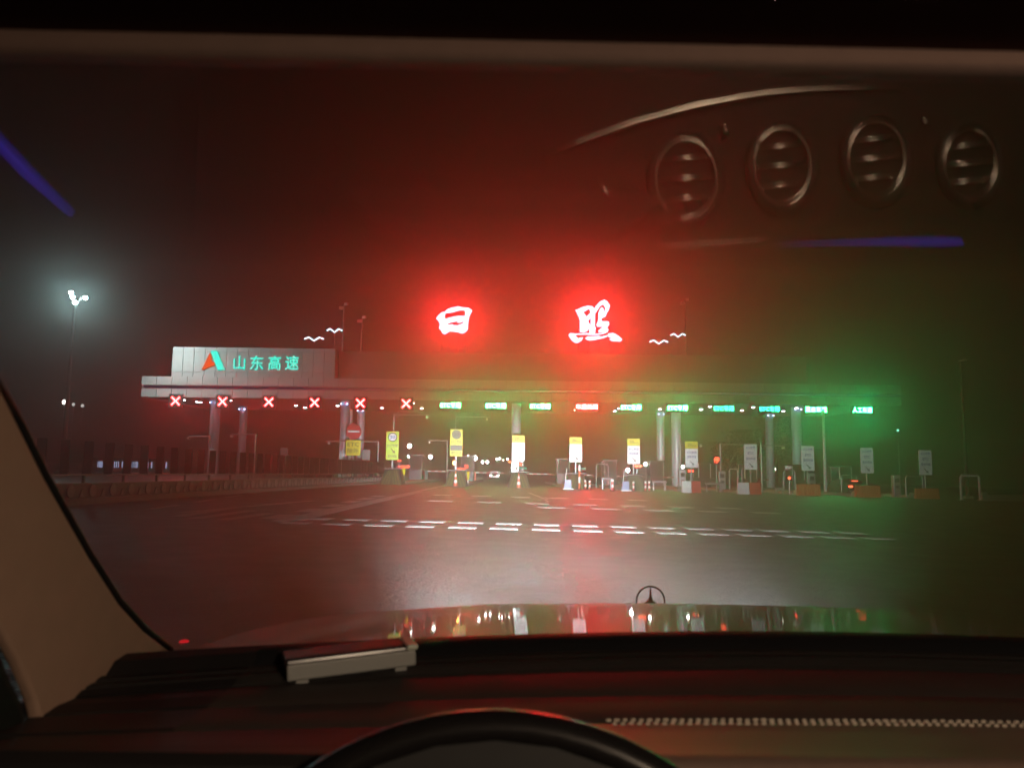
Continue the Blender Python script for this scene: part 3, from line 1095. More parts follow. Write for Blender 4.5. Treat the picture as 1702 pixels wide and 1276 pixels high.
bollard(963, YS - 3, 2.0, 'tall orange and white tube before the second bright white sign')
bollard(973, YS - 2, 0.8, 'short orange bollard just right of the tall tube', ORANGE)
bollard(980, YS - 2, 0.75, 'short orange bollard, second right of the tall tube', ORANGE)
bollard(1018, YS - 4, 0.95, 'lone red and white bollard between the second and third white signs', REDP, 0.12)
bollard(1053, YS - 2.6, 0.8, 'red bollard left in front of the third white sign', REDP)
bollard(1073, YS - 2.6, 0.85, 'left red bollard of the pair right of the third white sign', REDP)
bollard(1079, YS - 2.6, 0.85, 'right red bollard of the pair right of the third white sign', REDP)
bollard(646, YS, 1.1, 'thin white bollard left of the lime yellow sign', WHITE, 0.05)
for px, lab in ((944, 'blue white box standing left of the second bright white sign'), (1040, 'pale box standing left of the third white sign')):
    x = gx(px, YS - 2.4)
    t = thing('equipment_box', lab, 'box', (x, YS - 2.4, gz(x)), group='equipment boxes on the islands')
    MB().prism([(-0.34, 0.0), (-0.24, 0.78), (0.24, 0.78), (0.27, 0.0)], (-0.2, 0.3)).build('case', mat('box_blue_white', (0.16, 0.24, 0.42), 0.4), t)
    MB().tube([(-0.22, 0, 0.7), (-0.1, 0, 1.7)], 0.035, 8).build('rod', WHITE, t)
    MB().box((0, -0.05, 0.05), (0.85, 0.6, 0.08)).build('foot', WHITE, t)

# pale guard rails along some islands
for px0, px1, py, lab in ((1000, 1017, 795, 'short pale guard rail left of the lone red bollard'),
                          (1084, 1108, 800, 'silver guard rail right of the third white sign'),
                          (1172, 1200, 803, 'pale guard rail right of the dim sign with a yellow top'),
                          (1288, 1302, 812, 'short pale guard rail between the plain pale signs')):
    a, b = at(px0, py, 68), at(px1, py, 68)
    t = thing('guard_rail', lab, 'guard rail', ((a.x + b.x) / 2, 68, gz(a.x)), group='guard rails at the islands')
    z = a.z - gz(a.x)
    L = b.x - a.x
    MB().tube([(-L / 2, 0, z), (L / 2, 0, z)], 0.12, 10).build('rail', STEEL, t)
    for s in (-0.4, 0.4):
        MB().box((s * L, 0.1, z / 2), (0.09, 0.09, z)).build('post', STEEL, t)


# portal frames
def portal(px0, px1, ptop, Y, r, m, lab):
    a, b = at(px0, ptop, Y), at(px1, ptop, Y)
    t = thing('portal_frame', lab, 'frame', ((a.x + b.x) / 2, Y, gz(a.x)), group='pipe frames on the islands')
    L = (b.x - a.x) / 2
    z = a.z - gz(a.x)
    MB().tube([(-L, 0, 0), (-L, 0, z - 0.15), (-L + 0.1, 0, z), (L - 0.1, 0, z), (L, 0, z - 0.15), (L, 0, 0)], r, 8).build('pipe', m, t)
    for s in (-1, 1):
        MB().box((s * L, 0, 0.04), (r * 4, r * 4, 0.08)).build('foot', CONC, t)


portal(1212, 1226, 779, 70, 0.05, WHITE, 'slim pipe frame left of the first plain pale sign')
portal(1233, 1248, 778, 71, 0.05, STEEL, 'slim pipe frame under the first plain pale sign')
portal(1302, 1321, 781, 70, 0.045, STEEL, 'slim pipe frame left of the right column')
portal(1398, 1424, 789, 69, 0.045, STEEL, 'slim pipe frame behind the waiting car')
portal(1505, 1533, 791, 66, 0.06, STEEL, 'pipe frame left of the rightmost pale sign')
portal(1596, 1627, 790, 61, 0.10, WHITE, 'large white pipe frame standing alone at the far right')
portal(991, 1011, 771, 76, 0.05, STEEL, 'slim pipe frame right of the second bright white sign')
# payment machines
for px, Y, lab in ((1200, 71, 'tall silver payment machine at the camera pole'), (1349, 70, 'payment machine beside the right column, under the pale sign'),
                   (1490, 67, 'pale payment machine left of the rightmost pipe frame'), (1134, 70, 'payment machine at the column left of the dim sign')):
    x = gx(px, Y)
    t = thing('payment_machine', lab, 'machine', (x, Y, gz(x) + 0.2), group='payment machines')
    bevel(MB().box((0, 0, 0.85), (0.6, 0.5, 1.7)).build('cabinet', STEEL, t), 0.04)
    MB().box((0, -0.26, 1.25), (0.38, 0.03, 0.34)).build('screen', GLASSD, t)
    MB().box((0, -0.26, 0.7), (0.3, 0.03, 0.22)).build('slot_panel', DARKSTEEL, t)
    MB().box((0, 0, -0.1), (0.7, 0.6, 0.2)).build('plinth', CONC, t)
# low kerb wall at the far right
p, q = at(1634, 822, 62), at(1760, 826, 62)
t = thing('low_wall', 'low pale kerb wall running off to the right', 'wall', (p.x, 62, gz(p.x)))
MB().box(((q.x - p.x) / 2 + 14, 0, 0.25), (q.x - p.x + 28, 0.4, 0.5)).build('kerb_block', CONC, t)
MB().box((0, -0.02, 0.35), (0.4, 0.5, 0.7)).build('end_block', PALE, t)


# ------------------------------------------------------------------ cars on the plaza
def car(px, Y, facing_away, lab, paint):
    x = gx(px, Y)
    t = thing('car', lab, 'car', (x, Y, gz(x)), 0 if facing_away else math.pi)
    # local: -y is the end turned to us when it drives away from us
    side = [(-2.2, 0.35), (-2.25, 0.75), (-2.05, 0.98), (-1.55, 1.03), (-1.05, 1.42), (0.35, 1.45), (1.05, 1.02), (2.0, 0.86), (2.2, 0.6), (2.2, 0.33)]
    mb = MB()
    n = len(side)
    for xs, k in ((-0.88, 0), (-0.80, 1), (0.80, 1), (0.88, 0)):
        for (y, z) in side:
            f = 0.86 if z > 1.1 else 1.0
            mb.v.append((xs * f, y, z if k or z < 1.2 else z - 0.06))
    for s in range(3):
        for i in range(n):
            j = (i + 1) % n
            mb.f.append((s * n + i, s * n + j, (s + 1) * n + j, (s + 1) * n + i))
    mb.f.append(tuple(range(n)))
    mb.f.append(tuple(reversed(range(3 * n, 4 * n))))
    bevel(mb.build('body', paint, t), 0.04)
    MB().prism([(-0.66, 1.08), (0.66, 1.08), (0.60, 1.36), (-0.60, 1.36)], (-1.62, -1.35)).build('rear_window', GLASSD, t)
    MB().prism([(-0.66, 1.06), (0.66, 1.06), (0.58, 1.38), (-0.58, 1.38)], (0.62, 0.85)).build('windscreen', GLASSD, t)
    for sx in (-1, 1):
        for yy in (-1.35, 1.35):
            w = MB().disc((yy, 0.33), 0.33, (sx * 0.66, sx * 0.90), 18, 0).build('wheel', BLACK, t)
        bevel(MB().box((sx * 0.62, -2.2, 0.82), (0.36, 0.10, 0.15)).build('tail_lamp', TAIL if facing_away else SIGNRED, t), 0.02)
        bevel(MB().box((sx * 0.62, 2.17, 0.70), (0.34, 0.08, 0.14)).build('headlamp', SIGNWHITE if facing_away else FARLAMP, t), 0.02)
    MB().box((0, -2.26, 0.75), (0.44, 0.02, 0.13)).build('number_plate', WHITE if not facing_away else WIN_PLATE_GLOW, t)  # on the departing car the plate itself glows, standing in for light on it
    if facing_away:
        MB().box((0, -1.66, 1.30), (0.5, 0.05, 0.05)).build('brake_lamp', TAIL, t)
    MB().box((0, -2.24, 0.42), (1.6, 0.12, 0.1)).build('bumper', STEEL, t)
    return t


car(1408, 70, True, 'car waiting with red tail lamps between two plain pale signs', mat('car_paint_dark', (0.06, 0.06, 0.06), 0.3, 0.5, coat=0.5))
car(822, 135, False, 'distant oncoming car with two white headlamps beyond the barriers', mat('car_paint_grey', (0.2, 0.2, 0.2), 0.3, 0.5, coat=0.5))

# ------------------------------------------------------------------ far lamps beyond the plaza
FAR = [(680.5, 741, 150, .42, 1, 'bright white lamp right of the lime sign, upper of the two'), (680, 758, 160, .36, 1, 'bright white lamp right of the lime sign, lower of the two'),
       (715.5, 759, 165, .42, 1, 'bright round lamp between the lime sign and the yellow sign'), (778, 757, 190, .25, 0, 'small lamp right above the others beyond the yellow sign'),
       (776, 767, 180, .28, 0, 'small lamp low right of the yellow sign'), (789.5, 761, 170, .50, 1, 'large bright far lamp right of the yellow sign'),
       (802, 767.5, 185, .34, 1, 'left lamp of the far pair between the yellow and the white signs'), (810, 767.5, 185, .34, 1, 'right lamp of the far pair between the yellow and the white signs'),
       (826, 763, 210, .28, 1, 'first lamp in the far row left of the brightest sign'), (830.5, 762, 215, .28, 1, 'second lamp in the far row left of the brightest sign'),
       (836.5, 764.5, 215, .22, 0, 'third lamp in the far row left of the brightest sign'), (843.5, 763, 215, .25, 1, 'fourth lamp in the far row left of the brightest sign'),
       (930.5, 766.5, 150, .46, 1, 'bright lamp left of the second bright white sign'), (1003.5, 769, 150, .26, 1, 'lamp above the pipe frame right of the second white sign'),
       (1073, 771, 140, .36, 1, 'round lamp right of the third white sign'), (1135, 775.5, 150, .32, 1, 'lamp just right of the column before the dim sign'),
       (1290.5, 779, 150, .3, 0, 'dim round lamp between two plain pale signs'),
       (107, 668, 120, .32, 0, 'small lamp far left under the mast, leftmost of three'), (122, 672, 125, .26, 2, 'small faint lamp far left, middle of three'),
       (137, 674, 125, .26, 2, 'small faint lamp far left, rightmost of three'),
       (1492.5, 715, 120, .2, 3, 'tiny green light high above the two right signs'),
       (847, 767.5, 190, .26, 4, 'tiny red light at the left edge of the brightest sign')]
FARDIM = glow('far_lamp_faint', (1.0, 0.95, 0.9), 0.10)
FARGRN = glow('far_lamp_green', (0.25, 1.0, 0.7), 0.35)
FARRED = glow('far_lamp_red', (1.0, 0.12, 0.05), 1.6)
for (px, py, Y, r, br_, lab) in FAR:
    t = lamp_on_post(px, py, Y, r, (FARLAMP2, FARLAMP, FARDIM, FARGRN, FARRED)[br_], 'street_lamp', lab, 'lamp', 'far lamps beyond the plaza')

# ------------------------------------------------------------------ light mast on the left
YM = 73.0
p = at(124, 510, YM)
t = thing('light_mast', 'tall light mast with four glaring white heads at the left', 'light mast', (p.x, YM, gz(p.x)))
hm = p.z - gz(p.x)
MB().tube([(0, 0, 0), (0, 0, hm)], [0.22, 0.12], 14).build('pole', mat('dull_steel', (0.14, 0.14, 0.14), 0.7), t)
MB().box((0, 0, 0.15), (0.9, 0.9, 0.3)).build('foot', CONC, t)
for (px, py) in ((117.5, 486), (120, 493.5), (123.5, 502), (141, 494.5)):
    q = at(px, py, YM)
    c = (q.x - p.x, -0.05, q.z - gz(p.x) + 0.16)
    MB().tube([(0, 0.1, hm - 0.2), (c[0] * 0.6, 0.1, c[2] - 0.1), (c[0], 0.1, c[2])], 0.04, 6).build('arm', STEEL, t)
    h = bevel(MB().box((c[0], 0.08, c[2]), (0.44, 0.40, 0.12)).build('floodlight', DARKSTEEL, t), 0.03)
    MB().tube([(c[0], 0.08, c[2] - 0.34), (c[0], 0.08, c[2] - 0.30), (c[0], 0.08, c[2] - 0.2), (c[0], 0.08, c[2] - 0.065)], [0.06, 0.13, 0.18, 0.17], 14).build('lens', MAST, h)
# added spot on the mast that brightens the billboard end of the canopy
fl_d = bpy.data.lights.new('billboard_fill', 'SPOT')
fl_d.energy = 2000.0
fl_d.spot_size = R(95)
fl_d.spot_blend = 1.0
fl_d.shadow_soft_size = 0.15
fl_d.color = (0.80, 1.0, 0.97)
fl_o = bpy.data.objects.new('billboard_fill', fl_d)
COL.objects.link(fl_o)
fl_o.parent = t
fl_o.location = (0.2, 0.3, hm - 0.1)
fl_o.rotation_euler = (Vector((-31.0, YC, 9.5)) - (Vector(t.location) + Vector(fl_o.location))).to_track_quat('-Z', 'Y').to_euler()
# dim pole at the right
p = at(1596, 600, 70)
t = thing('lamp_pole', 'tall dim unlit pole at the right edge of the plaza', 'pole', (p.x, 70, gz(p.x)))
MB().tube([(0, 0, 0), (0, 0, p.z - gz(p.x))], [0.16, 0.09], 10).build('pole', mat('old_steel', (0.05, 0.05, 0.05), 0.8), t)
MB().box((0, 0, 0.12), (0.7, 0.7, 0.24)).build('foot', CONC, t)
MB().box((0, -0.4, p.z - gz(p.x)), (0.3, 0.9, 0.12)).build('lamp_head', STEEL, t)

# ------------------------------------------------------------------ median fence on the left
FA, FB = Vector((-12.7, 18.0)), Vector((-11.4, 71.0))
fd = (FB - FA).normalized()
fl = (FB - FA).length
fang = math.atan2(fd.y, fd.x)
fence = thing('median_fence', 'dark median fence of upright slats over a pale disc guard rail at the left', 'fence',
              (FA.x, FA.y, gz(FA.x)), fang)
n = int(fl / 1.13)
zf = lambda s: gz(FA.x + fd.x * s) - gz(FA.x)
slope = math.atan2(zf(fl), fl)


def along(z0, z1, y0, y1, name, m):
    mb = MB()
    mb.v = [(0, y0, z0), (fl, y0, z0 + zf(fl)), (fl, y1, z0 + zf(fl)), (0, y1, z0), (0, y0, z1), (fl, y0, z1 + zf(fl)), (fl, y1, z1 + zf(fl)), (0, y1, z1)]
    mb.f = [(0, 3, 2, 1), (4, 5, 6, 7), (0, 1, 5, 4), (1, 2, 6, 5), (2, 3, 7, 6), (3, 0, 4, 7)]
    return mb.build(name, m, fence)


along(0, 0.17, -0.30, 0.30, 'kerb', CONC)
along(0.83, 0.875, -0.03, 0.03, 'top_rail', mat('rail_steel', (0.16, 0.14, 0.14), 0.5, 0.5))
along(0.58, 0.62, -0.05, 0.01, 'middle_rail', mat('rail_steel', (0.16, 0.14, 0.14), 0.5, 0.5))
along(0.18, 0.58, 0.02, 0.05, 'back_panel', DARKSTEEL)
slat_me = bevel(MB().box((0, 0, 0.48), (0.05, 0.27, 0.96)).build('slat', SLAT, fence, (0.6, 0, 0.88 + zf(0.6))), 0.012)
disc_me = MB().prism([(0.18 * math.cos(k * math.pi / 10), 0.18 * math.sin(k * math.pi / 10)) for k in range(20)], (-0.03, 0.015)).mesh('reflector_disc')
tri_me = MB().prism([(-0.12, -0.12), (0.12, -0.12), (0.0, 0.12)], (-0.02, 0.015)).mesh('reflector_triangle')
post_me = MB().box((0, 0, 0.43), (0.07, 0.07, 0.87)).mesh('post')
for i in range(n):
    s = 0.6 + i * 1.13
    if i:
        o = slat_me.copy()
        COL.objects.link(o)
        o.location = (s, random.uniform(-.02, .02), 0.88 + zf(s))
        o.rotation_euler = (random.uniform(-.02, .02), random.uniform(-.02, .02), random.uniform(-.12, .12))
    obj('reflector_disc', disc_me, PALE, fence, (s + 0.35, 0.0, 0.38 + zf(s)))
    obj('reflector_triangle', tri_me, PALE, fence, (s - 0.20, 0.0, 0.31 + zf(s)))
    if i % 2 == 0:
        obj('post', post_me, DARKSTEEL, fence, (s, 0.09, zf(s)))

# ------------------------------------------------------------------ lit building beyond the fence
YK = 95.0
p, q = at(150, 792, YK), at(275, 765, YK)
t = thing('lit_building', 'low building with bluish lit windows beyond the fence at the left', 'building',
          ((p.x + q.x) / 2, YK + 1, gz(p.x)))
W = q.x - p.x
hb = q.z - gz(p.x)
mb = MB()
mb.box((0, 0.6, hb / 2), (W, 1.0, hb))
mb.build('wall', CONC, t)
MB().box((0, 0.5, hb + 0.12), (W + 0.6, 1.8, 0.24)).build('roof', DARKSTEEL, t)
for i in range(5):
    xw = -W / 2 + W * (i + 0.5) / 5
    f = MB().box((xw, 0.05, hb * 0.62), (W / 5 - 0.3, 0.08, hb * 0.6)).build('window', DARKSTEEL, t)
    for k in range(6):
        if random.random() < 0.72:
            MB().box((xw - (W / 5 - 0.4) * (0.42 - k * 0.17), -0.02, hb * 0.62), (random.uniform(0.08, 0.22), 0.03, hb * 0.52)).build('pane', WIN_PLATE_GLOW, f)


# ------------------------------------------------------------------ trees behind the lanes at the right
def tree(px, ptop, Y, rad, seed, lab):
    rnd = random.Random(seed)
    top = at(px, ptop, Y)
    x = top.x
    z = gz(x)
    hh = top.z - z
    t = thing('tree', lab, 'tree', (x, Y, z), group='trees behind the toll lanes')
    mb = MB()
    mb.tube([(0, 0, 0), (0.1, 0, hh * 0.3), (0, 0.1, hh * 0.6), (0.1, 0, hh * 0.85)], [0.22, 0.17, 0.1, 0.03], 8)
    tips = []
    for k in range(16):
        a = rnd.uniform(0, 6.28)
        z0 = hh * rnd.uniform(0.25, 0.7)
        L = rad * rnd.uniform(0.5, 0.95)
        e = (math.cos(a) * L, math.sin(a) * L, z0 + rnd.uniform(0.3, 0.32) * hh)
        mb.tube([(0, 0, z0), (e[0] * 0.5, e[1] * 0.5, z0 + (e[2] - z0) * 0.6), e], [0.08, 0.05, 0.02], 5)
        tips.append(e)
        tips.append((e[0] * 0.55, e[1] * 0.55, z0 + (e[2] - z0) * 0.6))
    tips.append((0.1, 0, hh * 0.9))
    mb.build('trunk', BARK, t)
    cr = MB()
    for k in range(3600):
        c = tips[rnd.randrange(len(tips))]
        s = rad * 0.30
        c = Vector((c[0] + rnd.gauss(0, s), c[1] + rnd.gauss(0, s), min(c[2] + rnd.gauss(0, s * 0.8), hh)))
        a = Vector((rnd.uniform(-1, 1), rnd.uniform(-1, 1), rnd.uniform(-1, 1))).normalized()
        b = a.orthogonal().normalized()
        u = rnd.uniform(0.10, 0.2)
        n0 = len(cr.v)
        cr.v += [tuple(c - a * u), tuple(c + b * u * 0.5), tuple(c + a * u), tuple(c - b * u * 0.5)]
        cr.f.append((n0, n0 + 1, n0 + 2, n0 + 3))
    cr.build('crown', LEAF, t)


tree(1288, 688, 112, 3.4, 3, 'tree with pale leaves behind the lanes, right of the first plain sign')
tree(1236, 716, 116, 2.8, 5, 'lower tree behind the lanes, above the first plain sign')
tree(1212, 735, 113, 2.2, 8, 'small tree behind the camera pole of the first plain sign')

# ================================================================== OUR OWN CAR
LEATHER = mat('dash_leather', (0.046, 0.032, 0.027), 0.72, var=0.12, scale=30, bump=0.12, bscale=500)
PADL = mat('dash_pad_leather', (0.15, 0.10, 0.078), 0.5, var=0.10, scale=30, bump=0.12, bscale=500)
TRIM = mat('pillar_trim', (0.43, 0.275, 0.20), 0.8, var=0.08, scale=40, bump=0.08, bscale=900)
HEADL = mat('header_trim', (0.17, 0.105, 0.085), 0.9, var=0.12, scale=60, bump=0.1, bscale=900)
VISOR = mat('visor_cloth', (0.14, 0.075, 0.065), 1.0, var=0.04, scale=60, spec=0.0)
GRILLE = mat('grille_plastic', (0.03, 0.026, 0.024), 0.45, var=0.3, scale=300, bump=0.6, bscale=700)
WHEELL = mat('wheel_leather', (0.010, 0.009, 0.009), 0.24, var=0.1, scale=80, bump=0.04, bscale=900)
DEADBLK = mat('binnacle_black', (0.006, 0.006, 0.006), 0.7)
CHROME = mat('satin_chrome', (0.92, 0.87, 0.78), 0.27, 1.0, var=0.04)
CHROMED = mat('dark_chrome', (0.85, 0.80, 0.72), 0.15, 1.0, var=0.04)
THREAD = mat('thread', (0.55, 0.47, 0.38), 0.8, var=0.1, scale=400)
PAINTC = mat('champagne_paint', (0.15, 0.13, 0.10), 0.36, 0.7, var=0.12, scale=14, coat=0.6)
PAINTC.node_tree.nodes['Principled BSDF'].inputs['Coat Roughness'].default_value = 0.03
AMBIENT = glow('ambient_blue', (0.10, 0.05, 1.0), 0.065)
DOME = glow('dome_lens', (1.0, 0.75, 0.52), 28.0)
HEADLENS = glow('headlamp_lens', (1.0, 0.96, 0.9), 2.0)

CAR = Vector((0.37, 0.8, gz(0.37)))
own = thing('car', 'car we sit in: brown dashboard, steering wheel, champagne bonnet with star emblem', 'car', CAR)


def cw(x, Y, z):
    """cabin point (z measured from the eye) in the car's own frame"""
    return (x - CAR.x, Y - CAR.y, z + H - CAR.z)


ALPHA = R(31.8)
WS0 = Vector((0, 1.05, H - 0.216))
WSU = Vector((0, -math.cos(ALPHA), math.sin(ALPHA)))
WSN = Vector((0, -math.sin(ALPHA), -math.cos(ALPHA)))


def glass_hit(px, py):
    d = ray(px, py)
    t = (WS0 - EYE).dot(WSN) / d.dot(WSN)
    return EYE + d * t, d - WSN * (2 * d.dot(WSN))


# windscreen: a pane filled with a thin scattering film (dust and condensation on the glass)
S_BAND = (glass_hit(851, 432)[0] - WS0).dot(WSU)
film = bpy.data.materials.new('dusty_glass')
film.use_nodes = True
nt = film.node_tree
nt.nodes.remove(nt.nodes['Principled BSDF'])
vs = nt.nodes.new('ShaderNodeVolumeScatter')
vs.inputs['Color'].default_value = (1, 1, 1, 1)
vs.inputs['Density'].default_value = 23.0
vs.inputs['Anisotropy'].default_value = 0.970
vs2 = nt.nodes.new('ShaderNodeVolumeScatter')
vs2.inputs['Color'].default_value = (1, 1, 1, 1)
vs2.inputs['Density'].default_value = 33.0
vs2.inputs['Anisotropy'].default_value = 0.875
vadd = nt.nodes.new('ShaderNodeAddShader')
nt.links.new(vs.outputs[0], vadd.inputs[0])
nt.links.new(vs2.outputs[0], vadd.inputs[1])
nt.links.new(vadd.outputs[0], nt.nodes['Material Output'].inputs['Volume'])


def pane(name, m, s0, s1, x0, x1, off, thick):
    mb = MB()
    for o_ in (off, off + thick):
        for s, x in ((s0, x0), (s0, x1), (s1, x1), (s1, x0)):
            p = WS0 + WSU * s + WSN * o_ + Vector((x, 0, 0))
            mb.v.append((p.x - CAR.x, p.y - CAR.y, p.z - CAR.z))
    mb.f = [(0, 3, 2, 1), (4, 5, 6, 7), (0, 1, 5, 4), (1, 2, 6, 5), (2, 3, 7, 6), (3, 0, 4, 7)]
    return mb.build(name, m, own)


pane('windscreen', film, -0.06, 0.803, -0.60, 1.45, 0.0, 0.005)
band = bpy.data.materials.new('reflective_band_glass')
band.use_nodes = True
nt = band.node_tree
nt.nodes.remove(nt.nodes['Principled BSDF'])
tr = nt.nodes.new('ShaderNodeBsdfTransparent')
gl = nt.nodes.new('ShaderNodeBsdfGlossy')
gl.inputs['Roughness'].default_value = 0.01
mixn = nt.nodes.new('ShaderNodeMixShader')
gtc = nt.nodes.new('ShaderNodeTexCoord')
gsx = nt.nodes.new('ShaderNodeSeparateXYZ')
gmr = nt.nodes.new('ShaderNodeMapRange')
gmr.inputs['From Min'].default_value = 0.0
gmr.inputs['From Max'].default_value = 0.35
gmr.inputs['To Min'].default_value = 0.0
gmr.inputs['To Max'].default_value = 0.19
nt.links.new(gtc.outputs['Generated'], gsx.inputs[0])
nt.links.new(gsx.outputs['Z'], gmr.inputs['Value'])
nt.links.new(gmr.outputs[0], mixn.inputs[0])
nt.links.new(tr.outputs[0], mixn.inputs[1])
nt.links.new(gl.outputs[0], mixn.inputs[2])
nt.links.new(mixn.outputs[0], nt.nodes['Material Output'].inputs['Surface'])
pane('windscreen_coating', band, S_BAND, 0.800, -0.60, 1.45, 0.006, 0.003).data.name = 'windscreen_coating'

# header and visor
mb = MB()
prof = [(0.398, 0.219), (0.380, 0.2060), (0.374, 0.2050), (0.370, 0.2075), (0.369, 0.2125), (0.371, 0.2180)]
rows_ = [[cw(x, y, z - 0.0105 * x) for x in (-0.7, -0.35, 0, 0.35, 0.7, 1.2)] for y, z in prof]
mb.grid(rows_).build('header_trim', HEADL, own, smooth=True)
mb = MB()
prof = [(0.392, 0.2185), (0.250, 0.2185), (0.246, 0.2305), (0.392, 0.2305)]
for x in (-0.55, 1.2):
    for y, z in prof:
        mb.v.append(cw(x, y, z - 0.0105 * x))
mb.f = [(0, 1, 2, 3), (7, 6, 5, 4), (0, 4, 5, 1), (1, 5, 6, 2), (2, 6, 7, 3), (3, 7, 4, 0)]
bevel(mb.build('sun_visor', VISOR, own), 0.003)
mb = MB().box(cw(0.37, -0.35, 0.285), (1.9, 1.5, 0.03))
mb.build('headliner', HEADL, own)
lamp_o = bevel(MB().box(cw(0.42, -0.30, 0.245), (0.16, 0.10, 0.05)).build('dome_lamp', BLACK, own), 0.01)
MB().box(cw(0.42, -0.30, 0.2105), (0.13, 0.075, 0.018)).build('lens', DOME, lamp_o)

# left pillar trim, seal and door
def side(px, py, x=-0.40):
    """the point of the plane of the left door seen at this place of the photograph, as (y, z from the eye)"""
    d = ray(px, py)
    t_ = x / d.x
    return d.y * t_, d.z * t_


PE = [side(*q) for q in ((287, 1084), (243, 1050), (200, 1003), (150, 925), (75, 792), (0, 640), (-90, 470), (-200, 250))]
poly = PE + [side(*q) for q in ((-330, 330), (-150, 800), (-40, 990), (0, 1040), (35, 1105), (60, 1165), (77, 1236), (180, 1180), (240, 1138), (277, 1106))]
mb = MB()
mb.prism([(y - CAR.y, z + H - CAR.z) for y, z in poly], (-0.40 - CAR.x, -0.412 - CAR.x), 0)
bevel(mb.build('pillar_trim', TRIM, own), 0.004, 3)
mb = MB()
mb.tube([cw(-0.404, y + 0.005, z + 0.003) for y, z in PE], 0.0035, 8)
mb.build('glass_seal', DEADBLK, own, smooth=True)
mb = MB()
mb.prism([(y - CAR.y, z + H - CAR.z) for y, z in (side(275, 1112), side(72, 1244), side(55, 1168), side(0, 1048), side(-150, 810), (-0.4, -0.05), (-0.4, -0.9), (0.93, -0.9))],
         (-0.405 - CAR.x, -0.50 - CAR.x), 0)
bevel(mb.build('door_panel', DEADBLK, own), 0.01, 2)

# dashboard, far edge to near edge
XS = [-0.27 + 0.06 * i for i in range(29)]
XE = [-0.42, -0.35, -0.27]


def zc(py, Y):
    return at(851, py, Y).z - H


def dash_rows(prof, XS=XS):
    out = []
    for (y, z, w) in prof:
        out.append([cw(x, y - 0.24 * (x - 0.37) ** 2 * w, z - 0.004 * abs(x - 0.37) * w) for x in XS])
    return out


ENDS = []


def dash_part(name, m, prof, smooth=True, xs=XS):
    ENDS.extend(prof)
    return MB().grid(dash_rows(prof, xs)).build(name, m, own, smooth=smooth)


Z1, Z2, Z3, Z4, Z5 = zc(1044, 0.975), zc(1072, 0.937), zc(1101, 0.883), zc(1145, 0.786), zc(1190, 0.6925)
Z6, Z7 = zc(1243, 0.600), zc(1256, 0.572)
dash_part('dashboard_cowl', BLACK, [(0.995, -0.30, 1), (0.990, Z1 - 0.003, 1), (0.980, Z1, 1), (0.955, Z1 - 0.002, 1), (0.937, Z2 - 0.002, 1)])
dash_part('defroster_grille', GRILLE, [(0.937, Z2 - 0.002, 1), (0.932, Z2 + 0.001, 1), (0.922, Z2, 1), (0.919, Z2 - 0.003, 1), (0.915, Z2 - 0.001, 1),
                                       (0.904, Z2 - 0.0015, 1), (0.901, Z2 - 0.0045, 1), (0.897, Z2 - 0.0025, 1), (0.886, Z3 + 0.001, 1), (0.883, Z3 - 0.004, 0.95)], False)
dash_part('dashboard_top', LEATHER, [(0.883, Z3 - 0.004, 0.95), (0.872, Z3 - 0.0003, 0.9), (0.83, Z3 + 0.001, 0.8), (0.795, Z4 + 0.0008, 0.7), (0.786, Z4 - 0.002, 0.65)])
dash_part('dashboard_step', LEATHER, [(0.786, Z4 - 0.002, 0.65), (0.778, Z4 + 0.0005, 0.62), (0.74, Z4 + 0.002, 0.55), (0.70, Z5 + 0.0006, 0.45), (0.6925, Z5 - 0.002, 0.42)])
pad = dash_part('dashboard_pad', PADL, [(0.6925, Z5 - 0.002, 0.42), (0.684, Z5 + 0.0006, 0.4), (0.66, Z5 + 0.0012, 0.3), (0.62, Z6 - 0.0006, 0.2), (0.600, Z6, 0.1), (0.585, Z7 - 0.0006, 0.05),
                                        (0.572, Z7, 0), (0.562, Z7 - 0.005, 0), (0.558, -0.235, 0)], xs=XS[3:])
MB().grid(dash_rows(ENDS[-9:], XS[:4])).build('dashboard_lower', mat('dash_end_shade', (0.012, 0.010, 0.010), 0.6), own)  # left part of the pad coloured black to stand for the shade there
MB().grid(dash_rows(ENDS, XE)).build('dashboard_end', mat('dash_end_shade', (0.012, 0.010, 0.010), 0.6), own)  # left end of the dash, its shade put into the black colour
st = MB()
rr = [(-0.0026, 0.0006), (-0.0019, 0.0013), (0.0, 0.0016), (0.0019, 0.0013), (0.0026, 0.0006)]
st.tube([(a, 0, 0) for a, b in rr], [b for a, b in rr], 8)
stitch_me = st.mesh('stitch')
stitch_me.materials.append(THREAD)
stitch_me.polygons.foreach_set('use_smooth', [True] * len(stitch_me.polygons))
for row, (yy, zz) in enumerate(((0.6905, Z5 + 0.0008), (0.6785, Z5 + 0.0018))):
    for k in range(84):
        x = 0.085 + 0.0070 * k + row * 0.0035
        if x > 0.66:
            continue
        o = bpy.data.objects.new('stitch', stitch_me)
        COL.objects.link(o)
        o.parent = pad
        o.location = cw(x, yy - 0.24 * (x - 0.37) ** 2 * (0.40 if row == 0 else 0.37), zz + random.uniform(-.0003, .0003))
        o.rotation_euler = (0, 0, random.uniform(-.15, .15) + 0.12)
        o.scale = (random.uniform(.78, 1.0), random.uniform(.72, 0.95), 0.85)

